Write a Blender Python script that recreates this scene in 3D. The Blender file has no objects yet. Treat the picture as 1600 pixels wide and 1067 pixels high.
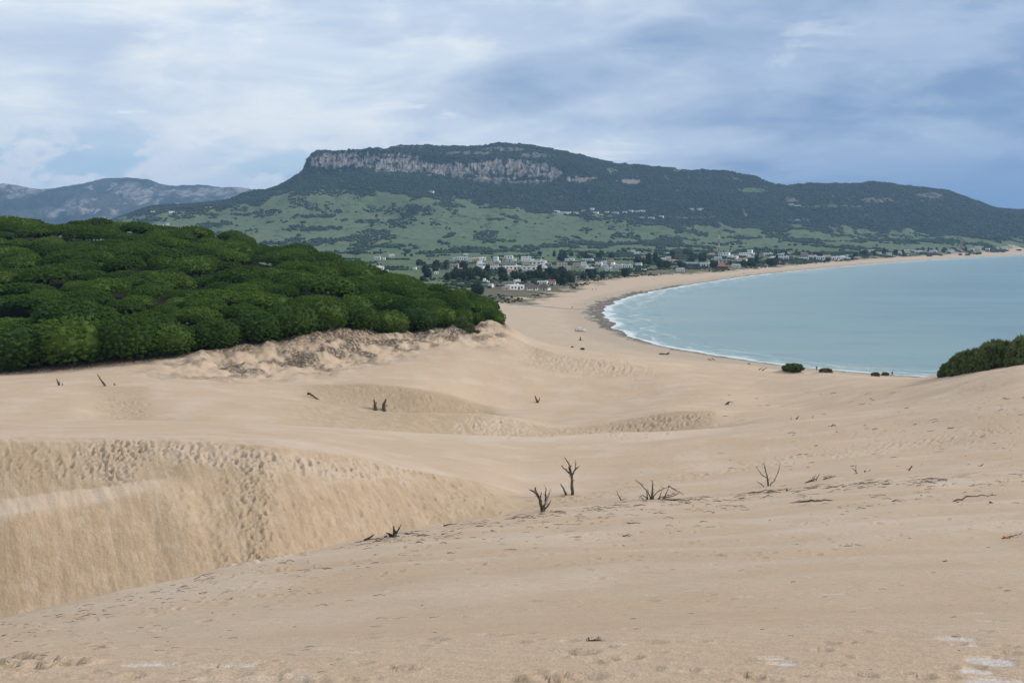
import bpy, bmesh, math, random, time
import numpy as np
from mathutils import Vector, Matrix
T0 = time.time()
sc = bpy.context.scene
R = math.radians
# ---------------------------------------------------------------- camera
CAM_H = 46.0            # eye above the sea, metres
FPX = 1700.0            # focal length in photo pixels (1600 wide)
PITCH = math.atan(161.5 / FPX)
cam_d = bpy.data.cameras.new('camera')
cam = bpy.data.objects.new('camera', cam_d)
sc.collection.objects.link(cam)
cam.location = (0, 0, CAM_H)
cam.rotation_euler = (math.pi / 2 - PITCH, 0, 0)
cam_d.sensor_width = 36.0
cam_d.lens = FPX / 1600 * 36.0
cam_d.clip_start = 0.3
cam_d.clip_end = 60000
sc.camera = cam
# ---------------------------------------------------------------- light
SUN_EL, SUN_AZ = 31.0, 88.0      # azimuth measured clockwise from the view direction (+Y)
sun_d = bpy.data.lights.new('sun', 'SUN')
sun_d.energy = 2.7
sun_d.angle = R(10)
sun_d.color = (1.0, 0.95, 0.87)
sun = bpy.data.objects.new('sun', sun_d)
sc.collection.objects.link(sun)
sd_ = Vector((math.sin(R(SUN_AZ)) * math.cos(R(SUN_EL)), math.cos(R(SUN_AZ)) * math.cos(R(SUN_EL)), math.sin(R(SUN_EL))))
sun.rotation_euler = sd_.to_track_quat('Z', 'Y').to_euler()
sun.location = (0, 0, 300)
sc.view_settings.view_transform = 'Standard'
sc.view_settings.look = 'None'
sc.view_settings.exposure = 0.15
sc.view_settings.gamma = 1.0
sc.cycles.volume_bounces = 0
sc.cycles.max_bounces = 5
sc.cycles.diffuse_bounces = 2
sc.cycles.glossy_bounces = 2
sc.cycles.transparent_max_bounces = 8
sc.cycles.use_denoising = True


# ---------------------------------------------------------------- node helper
class NT:
    def __init__(s, tree):
        s.t = tree
        tree.nodes.clear()

    def n(s, typ, **kw):
        nd = s.t.nodes.new(typ)
        for k, v in kw.items():
            setattr(nd, k, v)
        return nd

    def put(s, sock, v):
        if v is None:
            return
        if isinstance(v, bpy.types.NodeSocket):
            s.t.links.new(v, sock)
        else:
            if isinstance(v, (tuple, list)) and len(v) == 3 and sock.type == 'RGBA':
                v = (*v, 1)
            sock.default_value = v

    def m(s, op, a, b=None, c=None, clamp=False):
        nd = s.n('ShaderNodeMath', operation=op, use_clamp=clamp)
        s.put(nd.inputs[0], a); s.put(nd.inputs[1], b); s.put(nd.inputs[2], c)
        return nd.outputs[0]

    def add(s, a, b): return s.m('ADD', a, b)
    def mul(s, a, b): return s.m('MULTIPLY', a, b)
    def sub(s, a, b): return s.m('SUBTRACT', a, b)

    def ss(s, v, a, b, lo=0.0, hi=1.0):
        nd = s.n('ShaderNodeMapRange', interpolation_type='SMOOTHSTEP')
        s.put(nd.inputs[0], v)
        if a <= b:
            vals = (a, b, lo, hi)
        else:
            vals = (b, a, hi, lo)
        for i, q in enumerate(vals):
            nd.inputs[i + 1].default_value = q
        return nd.outputs[0]

    def mix(s, f, a, b, mode='MIX'):
        nd = s.n('ShaderNodeMix', data_type='RGBA', blend_type=mode)
        s.put(nd.inputs[0], f); s.put(nd.inputs[6], a); s.put(nd.inputs[7], b)
        return nd.outputs[2]

    def noise(s, vec, scale, detail=4, rough=0.55, dist=0.0, color=False, dims='3D'):
        nd = s.n('ShaderNodeTexNoise', noise_dimensions=dims)
        s.put(nd.inputs['Vector'], vec)
        nd.inputs['Scale'].default_value = scale
        nd.inputs['Detail'].default_value = detail
        nd.inputs['Roughness'].default_value = rough
        nd.inputs['Distortion'].default_value = dist
        return nd.outputs['Color' if color else 'Fac']

    def vmul(s, v, k):
        nd = s.n('ShaderNodeVectorMath', operation='MULTIPLY')
        s.put(nd.inputs[0], v); nd.inputs[1].default_value = k
        return nd.outputs[0]

    def xyz(s, v):
        nd = s.n('ShaderNodeSeparateXYZ'); s.put(nd.inputs[0], v)
        return nd.outputs

    def comb(s, x, y, z):
        nd = s.n('ShaderNodeCombineXYZ')
        s.put(nd.inputs[0], x); s.put(nd.inputs[1], y); s.put(nd.inputs[2], z)
        return nd.outputs[0]

    def attr(s, name):
        nd = s.n('ShaderNodeAttribute', attribute_name=name)
        return nd.outputs

    def rgb(s, c):
        nd = s.n('ShaderNodeSeparateColor'); s.put(nd.inputs[0], c)
        return nd.outputs

    def pos(s):
        return s.n('ShaderNodeNewGeometry').outputs['Position']

    def bump(s, h, strength=1.0, dist=1.0, normal=None):
        nd = s.n('ShaderNodeBump')
        nd.inputs['Strength'].default_value = strength
        nd.inputs['Distance'].default_value = dist
        s.put(nd.inputs['Height'], h)
        if normal is not None:
            s.put(nd.inputs['Normal'], normal)
        return nd.outputs[0]


def new_mat(name):
    m = bpy.data.materials.new(name)
    m.use_nodes = True
    return m, NT(m.node_tree)


def bsdf(nt, color, rough=0.9, normal=None, spec=0.3, **kw):
    b = nt.n('ShaderNodeBsdfPrincipled')
    nt.put(b.inputs['Base Color'], color)
    nt.put(b.inputs['Roughness'], rough)
    nt.put(b.inputs['Specular IOR Level'], spec)
    if normal is not None:
        nt.put(b.inputs['Normal'], normal)
    for k, v in kw.items():
        nt.put(b.inputs[k], v)
    o = nt.n('ShaderNodeOutputMaterial')
    nt.t.links.new(b.outputs[0], o.inputs['Surface'])
    return b


# ---------------------------------------------------------------- sky
world = bpy.data.worlds.new('World')
sc.world = world
world.use_nodes = True
w = NT(world.node_tree)
sky = w.n('ShaderNodeTexSky', sky_type='NISHITA')
sky.sun_disc = False
sky.sun_elevation = R(SUN_EL)
sky.sun_rotation = R(SUN_AZ)
d = w.n('ShaderNodeTexCoord').outputs['Generated']
dx, dy, dz = w.xyz(d)
el = w.m('MAXIMUM', dz, 0.0)
inv = w.m('DIVIDE', 1.0, w.add(el, 0.20))
plane = w.comb(w.mul(dx, inv), w.mul(dy, inv), 0.0)
wv = w.n('ShaderNodeVectorMath', operation='MULTIPLY_ADD')
w.put(wv.inputs[0], w.noise(w.vmul(plane, (1.1, 1.1, 1)), 1.0, 3, 0.5, color=True)); wv.inputs[1].default_value = (.55, .55, .55)
w.put(wv.inputs[2], plane)
plane = wv.outputs[0]
n1 = w.noise(plane, 1.0, 5, 0.5)
n2 = w.noise(w.vmul(plane, (1.9, 2.1, 1)), 1.3, 7, 0.56)
n3 = w.noise(w.vmul(d, (4.5, 4.5, 15)), 1.0, 7, 0.58, 0.5)
n4 = w.noise(w.vmul(d, (13, 13, 24)), 1.0, 7, 0.6, 0.2)
# slate-blue cloud towards the sea (right), bright thin cloud inland (left)
warp = w.add(w.mul(w.sub(n1, 0.5), 0.42), w.mul(w.sub(n3, 0.5), 0.30))
band = w.add(w.add(dx, warp), w.mul(w.sub(0.14, el), 0.45))
dark = w.ss(band, -0.03, 0.27)


def spot(cx, cy, rx, ry, tilt):
    a_ = w.m('POWER', w.mul(w.m('ABSOLUTE', w.sub(w.add(dx, w.mul(warp, .35)), cx)), 1 / rx), 2.0)
    b_ = w.m('POWER', w.mul(w.m('ABSOLUTE', w.sub(w.add(el, w.mul(warp, .10)), w.add(w.mul(dx, tilt), cy))), 1 / ry), 2.0)
    return w.ss(w.add(a_, b_), 1.25, 0.1)


dark = w.m('MAXIMUM', dark, w.mul(spot(0.07, 0.135, 0.16, 0.034, 0.22), 0.9))
dark = w.mul(dark, w.sub(1.0, w.mul(spot(0.10, 0.085, 0.14, 0.020, 0.0), 0.55)))
dark = w.mul(dark, w.sub(1.0, w.mul(spot(0.06, 0.062, 0.16, 0.012, -0.12), 0.6)))
bright_c = w.mix(w.ss(n2, 0.36, 0.64), (6.2, 7.0, 7.9), (7.5, 7.85, 8.1))
bright_c = w.mix(w.ss(n3, 0.46, 0.64, 0.0, 0.9), bright_c, (5.0, 5.9, 7.2))
dark_c = w.mix(w.ss(w.add(w.mul(n3, 0.5), w.mul(n2, 0.5)), 0.40, 0.60), (2.15, 3.15, 4.9), (3.9, 4.85, 6.3))
dark_c = w.mix(w.mul(w.ss(dx, 0.1, 0.42), w.ss(el, 0.10, 0.02)), dark_c, (1.5, 2.5, 4.5))
cloud = w.mix(dark, bright_c, dark_c)
n5 = w.noise(w.vmul(d, (7, 7, 30)), 1.0, 9, 0.62, 0.6)
cloud = w.mix(w.ss(n5, 0.40, 0.60, 0.0, 0.55), cloud, w.mix(1.0, cloud, (0.80, 0.84, 0.90), 'MULTIPLY'))
cloud = w.mix(w.mul(w.ss(n5, 0.42, 0.34), w.sub(1.0, w.mul(dark, .8))), cloud, (7.7, 8.0, 8.2))
# break in the cloud low on the left: blue sky with small cumulus
low = w.mul(w.ss(el, 0.115, 0.05), w.ss(dx, 0.0, -0.14))
gap = w.mul(w.mul(low, 0.75), w.ss(n3, 0.36, 0.50))
bluesky = w.mix(0.65, w.mix(1.0, sky.outputs[0], (0.60, 0.82, 1.05), 'MULTIPLY'), (4.3, 6.3, 8.2))
cum = w.mix(w.ss(n4, 0.46, 0.54), bluesky, w.mix(w.ss(n4, .58, .66), (7.3, 7.7, 8.2), (5.6, 6.2, 7.4)))
col = w.mix(gap, cloud, cum)
# overcast overhead is a little dimmer than the horizon side
col = w.mix(w.ss(el, 0.25, 0.8), col, w.mix(0.75, col, (6.2, 6.7, 7.4)))
bg = w.n('ShaderNodeBackground')
w.put(bg.inputs[0], col)
bg.inputs[1].default_value = 0.110
o = w.n('ShaderNodeOutputWorld')
w.t.links.new(bg.outputs[0], o.inputs[0])


# ---------------------------------------------------------------- projection helpers
CP, SP = math.cos(PITCH), math.sin(PITCH)


def ray(px, py):
    """photo pixel -> (s, dep): X = s*Y, Z = CAM_H - dep*Y"""
    u = np.asarray(px, float) - 800.0
    v = np.asarray(py, float) - 533.5
    fh = FPX * CP - v * SP
    return u / fh, (FPX * SP + v * CP) / fh


def proj(X, Y, Z):
    Yc = Y * CP + (CAM_H - Z) * SP
    v = (-Y * SP + (CAM_H - Z) * CP) / Yc * FPX
    return X / Yc * FPX + 800.0, v + 533.5


# ---------------------------------------------------------------- numpy noise
_rng = np.random.RandomState(7)
_perm = _rng.permutation(4096)
_ga = _rng.rand(4096) * 2 * np.pi
_gx, _gy = np.cos(_ga), np.sin(_ga)


def pn(x, y):
    xi = np.floor(x).astype(np.int64); yi = np.floor(y).astype(np.int64)
    xf = x - xi; yf = y - yi
    u = xf * xf * xf * (xf * (xf * 6 - 15) + 10); v = yf * yf * yf * (yf * (yf * 6 - 15) + 10)

    def g(ix, iy, fx, fy):
        h = _perm[(_perm[ix & 4095] + iy) & 4095]
        return _gx[h] * fx + _gy[h] * fy
    a = g(xi, yi, xf, yf); b = g(xi + 1, yi, xf - 1, yf)
    c = g(xi, yi + 1, xf, yf - 1); e = g(xi + 1, yi + 1, xf - 1, yf - 1)
    return (a + u * (b - a)) + v * ((c + u * (e - c)) - (a + u * (b - a)))


def fbm(x, y, oct=4, rough=0.5):
    r = 0; a = 1.0; f = 1.0
    for i in range(oct):
        r = r + a * pn(x * f + 17.3 * i, y * f - 9.1 * i)
        a *= rough; f *= 2.03
    return r


def sstep(v, a, b):
    t = np.clip((v - a) / (b - a), 0, 1)
    return t * t * (3 - 2 * t)


def pchip_slopes(x, y):
    h = np.diff(x); dl = np.diff(y) / h
    m = np.zeros_like(y)
    for i in range(1, len(x) - 1):
        if dl[i - 1] * dl[i] > 0:
            w1 = 2 * h[i] + h[i - 1]; w2 = h[i] + 2 * h[i - 1]
            m[i] = (w1 + w2) / (w1 / dl[i - 1] + w2 / dl[i])
    m[0] = dl[0]; m[-1] = dl[-1]
    return m


def pchip(xq, x, y):
    x = np.asarray(x, float); y = np.asarray(y, float)
    m = pchip_slopes(x, y)
    xq = np.clip(xq, x[0], x[-1])
    i = np.clip(np.searchsorted(x, xq) - 1, 0, len(x) - 2)
    h = x[i + 1] - x[i]; t = (xq - x[i]) / h
    return ((1 + 2 * t) * (1 - t) ** 2 * y[i] + t * (1 - t) ** 2 * h * m[i]
            + t * t * (3 - 2 * t) * y[i + 1] + t * t * (t - 1) * h * m[i + 1])
# ================================================================= terrain
# Ridge and hollow lines of the dunes, forest hill, plain and mountain, each surveyed as (photo x, photo y, distance).
ST = np.linspace(-0.95, 0.95, 1900)


def feat(pts, sharp=0):
    s, dp, Yv = [], [], []
    for p in pts:
        if len(p) == 4:                       # height given directly
            a, _ = ray(p[0], 450.0)
            z = p[3]; Y = p[2]; dep = (CAM_H - z) / Y
        else:
            a, dep = ray(p[0], p[1]); Y = p[2]
        s.append(float(a)); dp.append(float(dep)); Yv.append(float(Y))
    Yt = pchip(ST, s, Yv)
    zt = CAM_H - pchip(ST, s, dp) * Yt
    return [Yt, zt, sharp]


F = []
one = np.ones_like(ST)
F.append([-40 * one, 43.0 * one, 0])
F.append([-3 * one, 44.35 * one, 0])
F.append(feat([(-300, 1075, 6.6), (800, 1067, 6.5), (1900, 1060, 6.6)]))
F.append(feat([(-400, 1020, 13.5), (0, 1012, 13.5), (800, 955, 14), (1600, 925, 14.5), (2000, 915, 15)]))
F.append(feat([(-400, 1060, 20), (0, 968, 22.5), (170, 930, 25), (330, 893, 29), (500, 856, 34), (640, 829, 39), (750, 812, 44), (870, 795, 50),
               (1000, 782, 54), (1100, 774, 56), (1200, 765, 58), (1300, 755, 59), (1400, 746, 60), (1600, 735, 60), (2000, 720, 60)], 1))
F_CREST = F[-1]
floor = feat([(-400, 1030, 66), (0, 975, 68.6), (400, 905, 73.5), (640, 850, 83), (800, 815, 87), (870, 800, 86), (1000, 784, 84),
              (1200, 764, 84), (1400, 742, 84), (1600, 728, 80), (2000, 700, 80)])
brink = feat([(-400, 680, 82), (0, 689, 84), (120, 690, 85), (250, 690, 86), (400, 698, 86), (500, 708, 88), (640, 733, 92), (750, 752, 95),
              (830, 770, 96), (900, 766, 98), (1000, 755, 100), (1200, 735, 105), (1400, 715, 105), (1600, 698, 102), (2000, 680, 100)], 1)


def between(A, B, fr, dpts, sharp=0):
    s = [float(ray(x, 780)[0]) for x, _ in dpts]
    dz = pchip(ST, s, [q for _, q in dpts])
    return [A[0] + (B[0] - A[0]) * fr, A[1] + (B[1] - A[1]) * fr + dz, sharp]


F.append(floor)
_wsp = sstep(ST, float(ray(235, 760)[0]), float(ray(345, 760)[0]))
for pts_f, fr_, dz_ in (([(-400, 840, 72.4), (0, 806, 73.8), (120, 792, 76.0), (240, 768, 78.6)], .36, 0.0),
                   ([(-400, 812, 75.0), (0, 779, 76.6), (120, 765, 78.4), (240, 750, 80.2)], .62, 0.1),
                   ([(-400, 820, 77.0), (0, 789, 78.2), (120, 773, 79.6), (240, 752, 80.9)], .72, 0.1)):
    q0 = feat(pts_f); q1_ = between(floor, brink, fr_, [(-900, dz_), (1900, dz_)])
    F.append([q0[0] * (1 - _wsp) + q1_[0] * _wsp, q0[1] * (1 - _wsp) + q1_[1] * _wsp, 1 if fr_ < .7 else 0])
F.append(brink)
F.append(feat([(-400, 650, 125), (0, 656, 125), (300, 660, 130), (500, 668, 135), (700, 680, 140), (850, 684, 142), (1000, 679, 145),
               (1100, 671, 145), (1200, 662, 142), (1400, 648, 132), (1600, 632, 122), (2000, 610, 115)], 1))
F.append(feat([(-400, 655, 150), (0, 658, 150), (100, 659, 152), (200, 668, 158), (300, 664, 156), (500, 673, 158), (700, 690, 168), (850, 694, 172),
               (1000, 692, 176), (1100, 680, 174), (1200, 656, 165), (1400, 637, 150), (1600, 615, 134), (2000, 595, 125)]))
F.append(feat([(-400, 604, 190), (0, 603, 190), (250, 604, 190), (350, 612, 188), (450, 622, 186), (560, 638, 182), (640, 646, 178),
               (750, 646, 180), (800, 655, 182), (870, 668, 184), (950, 660, 186), (1000, 650, 186), (1060, 641, 186), (1110, 640, 186),
               (1150, 646, 186), (1200, 645, 184), (1400, 624, 168), (1600, 600, 145), (2000, 580, 135)], 1))
F.append(feat([(-400, 602, 203), (0, 602, 203), (300, 607, 203), (450, 621, 206), (560, 644, 211), (640, 656, 214), (750, 654, 217), (800, 649, 206),
               (870, 655, 202), (950, 650, 205), (1060, 635, 205), (1200, 635, 202), (1400, 612, 178), (1600, 591, 150), (2000, 575, 140)]))
F.append(feat([(-400, 596, 212), (0, 595, 212), (200, 590, 216), (300, 591, 220), (400, 593, 225), (480, 599, 222), (560, 599, 222), (640, 606, 222),
               (700, 617, 224), (765, 634, 226), (800, 637, 228), (900, 633, 232), (1000, 623, 235), (1100, 613, 235), (1200, 620, 228),
               (1400, 603, 192), (1600, 583, 155), (2000, 570, 145)], 1))
F.append(feat([(-400, 598, 220), (0, 590, 222), (170, 578, 228), (300, 570, 236), (400, 566, 245), (540, 566, 255), (700, 560, 262), (780, 566, 264),
               (850, 578, 264), (900, 584, 262), (950, 587, 262), (1040, 583, 265), (1200, 600, 252), (1400, 596, 212), (1600, 576, 160), (2000, 565, 150)]))
F.append(feat([(-400, 595, 228), (0, 586, 235), (170, 572, 238), (300, 558, 245), (400, 541, 255), (540, 518, 272), (600, 525, 285), (700, 512, 305),
               (760, 508, 312), (785, 511, 312), (800, 522, 305), (830, 540, 294), (850, 547, 286), (900, 560, 278), (950, 563, 276),
               (1040, 575, 278), (1200, 590, 264), (1400, 592, 226), (1600, 571, 166), (2000, 560, 155)], 1))
toe = F[-1]
ridge = feat([(-600, 350, 540), (0, 363, 520), (200, 379, 510), (400, 407, 480), (500, 428, 460), (560, 445, 450), (640, 468, 430), (700, 485, 412),
              (740, 494, 392), (785, 504, 376), (830, 0, 400, 4.5), (900, 0, 425, 2.4), (1000, 0, 410, 2.2), (1250, 0, 372, 2.0), (1400, 0, 345, 2.0),
              (1600, 0, 300, 2.0), (2000, 0, 260, 2.0)])
mid = between(toe, ridge, 0.5, [(-800, 2.0), (0, 2.0), (500, 1.0), (700, 0.3), (785, 0), (1900, 0)])
edge = feat([(785, 504, 345), (800, 512, 345), (830, 528, 338), (900, 545, 325), (1000, 559.5, 310), (1130, 571.5, 298), (1250, 584.5, 285),
             (1400, 590, 250), (1500, 586, 205), (1600, 568.5, 180), (2000, 556, 165)])
s785 = float(ray(785, 504)[0]); s720 = float(ray(700, 504)[0])
we = sstep(ST, s720, s785)
F.append([mid[0] * (1 - we) + edge[0] * we, mid[1] * (1 - we) + edge[1] * we, 0])
F_EDGE = F[-1]
F.append(ridge)
F_RIDGE = ridge
F.append(feat([(-600, 0, 800, 12), (0, 0, 790, 10), (400, 0, 740, 8), (700, 0, 640, 6), (785, 0, 600, 4.5), (900, 0, 600, 3.5), (2000, 0, 600, 3.5)]))
F.append(feat([(-600, 0, 1400, 8), (800, 0, 1400, 6), (2000, 0, 1400, 5)]))
F.append(feat([(-600, 0, 2600, 22), (0, 0, 2600, 18), (500, 397, 2600), (800, 395, 2600), (1100, 394, 2600), (1300, 0, 2700, 10), (1600, 0, 3050, 14), (2000, 0, 3200, 10)]))
F.append(feat([(-600, 0, 3500, 45), (0, 365, 3400), (200, 362, 3400), (400, 358, 3400), (600, 363, 3400), (800, 371, 3400), (1000, 377, 3400), (1200, 379, 3400),
               (1400, 381, 3400), (1600, 384, 3500), (1900, 0, 3500, 20)]))
F.append(feat([(-600, 0, 4100, 60), (100, 364, 4200), (180, 350, 4200), (250, 334, 4200), (400, 320, 4200), (480, 302, 4200), (620, 303, 4200), (700, 314, 4200),
               (800, 325, 4200), (870, 334, 4200), (1000, 346, 4200), (1200, 357, 4200), (1400, 365, 4200), (1600, 373, 4200), (1900, 0, 4200, 60)]))
F.append(feat([(-600, 0, 4800, 70), (0, 372, 4700), (180, 346, 4700), (240, 329, 4700), (320, 322, 4750), (400, 309, 4800), (440, 296, 4850), (470, 280, 4900), (490, 265, 4900),
               (520, 262, 4900), (600, 267, 4900), (700, 281, 4900), (780, 287, 4900), (850, 284, 4900), (900, 276, 4900), (1000, 292, 4900),
               (1200, 312, 4900), (1400, 320, 4900), (1600, 345, 4900), (1900, 0, 4900, 90)], 1))
F_CLB = F[-1]
F.append(feat([(-600, 0, 4900, 66), (0, 374, 4850), (180, 346.5, 4850), (240, 328, 4850), (320, 321, 4900), (400, 308, 4950), (440, 294, 4980), (470, 275, 4980), (482, 248, 4960),
               (495, 240, 4960), (520, 238, 4960), (600, 240, 4960), (650, 250, 4965), (700, 257, 4965), (780, 257, 4965), (850, 258, 4965), (900, 262, 4990), (1000, 282, 5000),
               (1200, 305, 5000), (1400, 310, 5000), (1600, 338, 5000), (1900, 0, 5000, 90)], 1))
F_CLT = F[-1]
F.append(feat([(-600, 0, 5500, 40), (100, 385, 5400), (180, 347, 5400), (210, 333, 5400), (240, 326, 5400), (300, 321, 5400), (400, 305, 5400), (440, 290, 5400), (465, 276, 5400), (480, 262, 5400), (487, 243, 5250), (500, 236.5, 5200),
               (560, 236, 5200), (600, 237, 5200), (612, 232, 5250), (630, 230, 5350), (700, 231, 5400), (745, 231, 5400), (775, 226, 5400), (810, 227, 5400), (870, 237, 5400),
               (960, 255, 5400), (1060, 264.5, 5400), (1120, 268, 5400), (1180, 278, 5400), (1215, 290, 5400), (1280, 288, 5400), (1330, 288, 5400), (1370, 285.5, 5400), (1410, 291, 5400), (1480, 300, 5400),
               (1530, 316, 5400), (1560, 325, 5400), (1600, 328, 5400), (1680, 335, 5400), (1800, 355, 5400), (1950, 368, 5400)]))
F_SKY = F[-1]
F.append([np.full_like(ST, 6800.), np.full_like(ST, 20.), 0])

FY = np.array([f[0] for f in F]); FZ = np.array([f[1] for f in F]); SH = [f[2] for f in F]
for k in range(1, len(F)):                       # keep the order along every ray
    FY[k] = np.maximum(FY[k], FY[k - 1] + 1.0)


def rowset(a, b, n, p=1.0):
    t = np.linspace(0, 1, n, endpoint=False)
    return a + (b - a) * t ** p


ROWS = np.concatenate([rowset(-11, 5, 24), rowset(5, 15, 170, 1.25), rowset(15, 62, 270, 1.15), rowset(62, 100, 190), rowset(100, 240, 230),
                       rowset(240, 420, 120), rowset(420, 900, 90), rowset(900, 3000, 120), rowset(3000, 4850, 120), rowset(4850, 5010, 70),
                       rowset(5010, 5450, 50), rowset(5450, 6800, 10), [6800.0]])
APEX = 12.0
COLS = np.concatenate([np.linspace(-1.3, -0.52, 40, endpoint=False), np.linspace(-0.52, 0.52, 1080), np.linspace(0.52, 1.3, 41)[1:]])
NR, NC = len(ROWS), len(COLS)

# height along every surveyed ray (cubic, creased at the sharp lines)
K, S = FY.shape
dl = np.diff(FZ, axis=0) / np.diff(FY, axis=0)
mL = np.zeros((K, S)); mR = np.zeros((K, S))
for k in range(K):
    if k == 0 or k == K - 1:
        q = dl[0] if k == 0 else dl[-1]
        mL[k] = q; mR[k] = q
        continue
    a, b = dl[k - 1], dl[k]
    h1 = FY[k] - FY[k - 1]; h2 = FY[k + 1] - FY[k]
    same = a * b > 0
    w1 = 2 * h2 + h1; w2 = h2 + 2 * h1
    q = np.where(same, (w1 + w2) / (w1 / np.where(same, a, 1) + w2 / np.where(same, b, 1)), 0)
    if SH[k]:
        mL[k] = q * 0.15 + a * 0.85; mR[k] = q * 0.15 + b * 0.85
    else:
        mL[k] = q; mR[k] = q
TZ = np.zeros((NR, S))
ar = np.arange(S)
for r, Y in enumerate(ROWS):
    k = np.clip((FY <= Y).sum(0) - 1, 0, K - 2)
    y0, y1 = FY[k, ar], FY[k + 1, ar]
    z0, z1 = FZ[k, ar], FZ[k + 1, ar]
    h = y1 - y0; t = (Y - y0) / h
    TZ[r] = ((1 + 2 * t) * (1 - t) ** 2 * z0 + t * (1 - t) ** 2 * h * mR[k, ar]
             + t * t * (3 - 2 * t) * z1 + t * t * (t - 1) * h * mL[k + 1, ar])

GY = np.repeat(ROWS[:, None], NC, 1)
GX = (GY + APEX) * COLS[None, :]
GS = np.clip(GX / np.maximum(GY, 5.0), -0.94, 0.94)
GZ = np.zeros((NR, NC))
for r in range(NR):
    GZ[r] = np.interp(GS[r], ST, TZ[r])


# ---- shoreline and inner edge of the beach as world polylines
def wpt(px, py, z=0.0):
    s, dep = ray(px, py)
    Y = (CAM_H - z) / dep
    return float(s * Y), float(Y)


SHORE = [(3500, -1500), (900, 20), (520, 175), (330, 285), (230, 335)]
SHORE += [wpt(*p) for p in [(1480, 591), (1400, 586), (1300, 578.5), (1200, 568), (1130, 557), (1060, 546), (1010, 535), (978, 524), (958, 510),
                            (947, 496), (944, 486), (952, 477), (968, 468), (1000, 459), (1050, 449), (1100, 441.5), (1150, 434), (1200, 427.5),
                            (1300, 417.5), (1400, 409.5), (1500, 403.3), (1600, 398.3)]]
SHORE += [(1800, 3500), (2150, 4000), (2700, 4500), (3300, 5200), (4300, 6200), (7000, 9000)]
INNER = [(-900, 640), (-400, 660), (-150, 705)] + [wpt(*p, 3.0) for p in [(785, 476), (830, 466), (870, 457), (905, 447.5), (935, 439), (965, 433), (1010, 430),
                                                    (1070, 427), (1130, 423), (1200, 417), (1300, 408.5), (1400, 401.5), (1500, 396), (1600, 391.5)]]
INNER += [(1700, 3500), (2050, 4030), (2600, 4560), (3200, 5300), (4200, 6350), (7000, 9300)]


def chaikin(P, n=2):
    P = np.array(P)
    for _ in range(n):
        a = P[:-1] * .75 + P[1:] * .25; b = P[:-1] * .25 + P[1:] * .75
        Q = np.empty((len(a) * 2, 2)); Q[0::2] = a; Q[1::2] = b
        P = np.vstack([P[:1], Q, P[-1:]])
    return P


def linefield(P, X, Y):
    """signed distance (+ on the left of the line's direction) and length along it"""
    P = chaikin(P, 2)
    X = X.ravel(); Y = Y.ravel()
    best = np.full(X.shape, 1e18); along = np.zeros_like(X); sign = np.ones_like(X)
    L = 0.0
    for i in range(len(P) - 1):
        ax, ay = P[i]; bx, by = P[i + 1]
        dx_, dy_ = bx - ax, by - ay; l2 = dx_ * dx_ + dy_ * dy_; l = math.sqrt(l2)
        t = np.clip(((X - ax) * dx_ + (Y - ay) * dy_) / l2, 0, 1)
        ex = X - ax - t * dx_; ey = Y - ay - t * dy_
        q = ex * ex + ey * ey
        mk = q < best
        best[mk] = q[mk]; along[mk] = L + t[mk] * l
        sign[mk] = np.where(dx_ * ey[mk] - dy_ * ex[mk] > 0, 1, -1)
        L += l
    return np.sqrt(best) * sign, along


def lf(P, X, Y):
    a, b = linefield(P, X, Y)
    return a.reshape(X.shape), b.reshape(X.shape)


def wash_line(X, Y):
    # the uneven line the last wave reached
    return fbm(X / 26, Y / 26, 4, .55) * 5.0 * sstep(Y, 380, 600) + fbm(X / 12 + 9, Y / 12, 3, .5) * 1.2


far = GY > 150
SD = np.full((NR, NC), 300.0); AL = np.zeros((NR, NC)); SV = np.full((NR, NC), -300.0)
r0 = int(np.searchsorted(ROWS, 120))
SD[r0:], AL[r0:] = lf(SHORE, GX[r0:], GY[r0:])
SV[r0:], _ = lf(INNER, GX[r0:], GY[r0:])
SD = SD + wash_line(GX, GY)
EDGE_Y = np.interp(GS.ravel(), ST, F_EDGE[0]).reshape(GS.shape)
RIDGE_Y = np.interp(GS.ravel(), ST, F_RIDGE[0]).reshape(GS.shape)
TOE_Y = np.interp(GS.ravel(), ST, toe[0]).reshape(GS.shape)
CREST_Y = np.interp(GS.ravel(), ST, F_CREST[0]).reshape(GS.shape)
RSKY_Y = np.interp(GS.ravel(), ST, F_SKY[0]).reshape(GS.shape)
s785c = float(ray(790, 500)[0])
# beach: gentle foreshore
zb = np.where(SD > 0, 2.0 * (1 - np.exp(-np.maximum(SD, 0) / 28.0)), np.maximum(SD * 0.04, -6.0)) + fbm(GX / 45, GY / 45, 3) * 0.25 * sstep(SD, 8, 60)
onb = (GY > RIDGE_Y) | (GY > EDGE_Y + 30)
wplain = sstep(SV, -10, 60)
zflat = zb * (1 - wplain) + np.maximum(GZ, 2.2) * wplain
bl = sstep(GY, EDGE_Y + 20, RIDGE_Y + 5)
bl = np.where(GS < s785c, sstep(GY, RIDGE_Y, RIDGE_Y + 150), bl)
GZ = GZ * (1 - bl) + zflat * bl
GZ = np.where(SD < 0, np.minimum(GZ, zb), GZ)

# ---- masks used for relief and for what the ground is covered with
PX, PY = proj(GX, np.maximum(GY, 3.0), GZ)
forest = sstep(GY, TOE_Y + 2, TOE_Y + 16) * sstep(GY, RIDGE_Y + 170, RIDGE_Y + 120) * sstep(GS, s785c + 0.012, s785c - 0.012) * (GY > 150)
dune = (GY < 150) | ((forest < 0.5) & (SV < 0) & (GY < 700))
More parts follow.
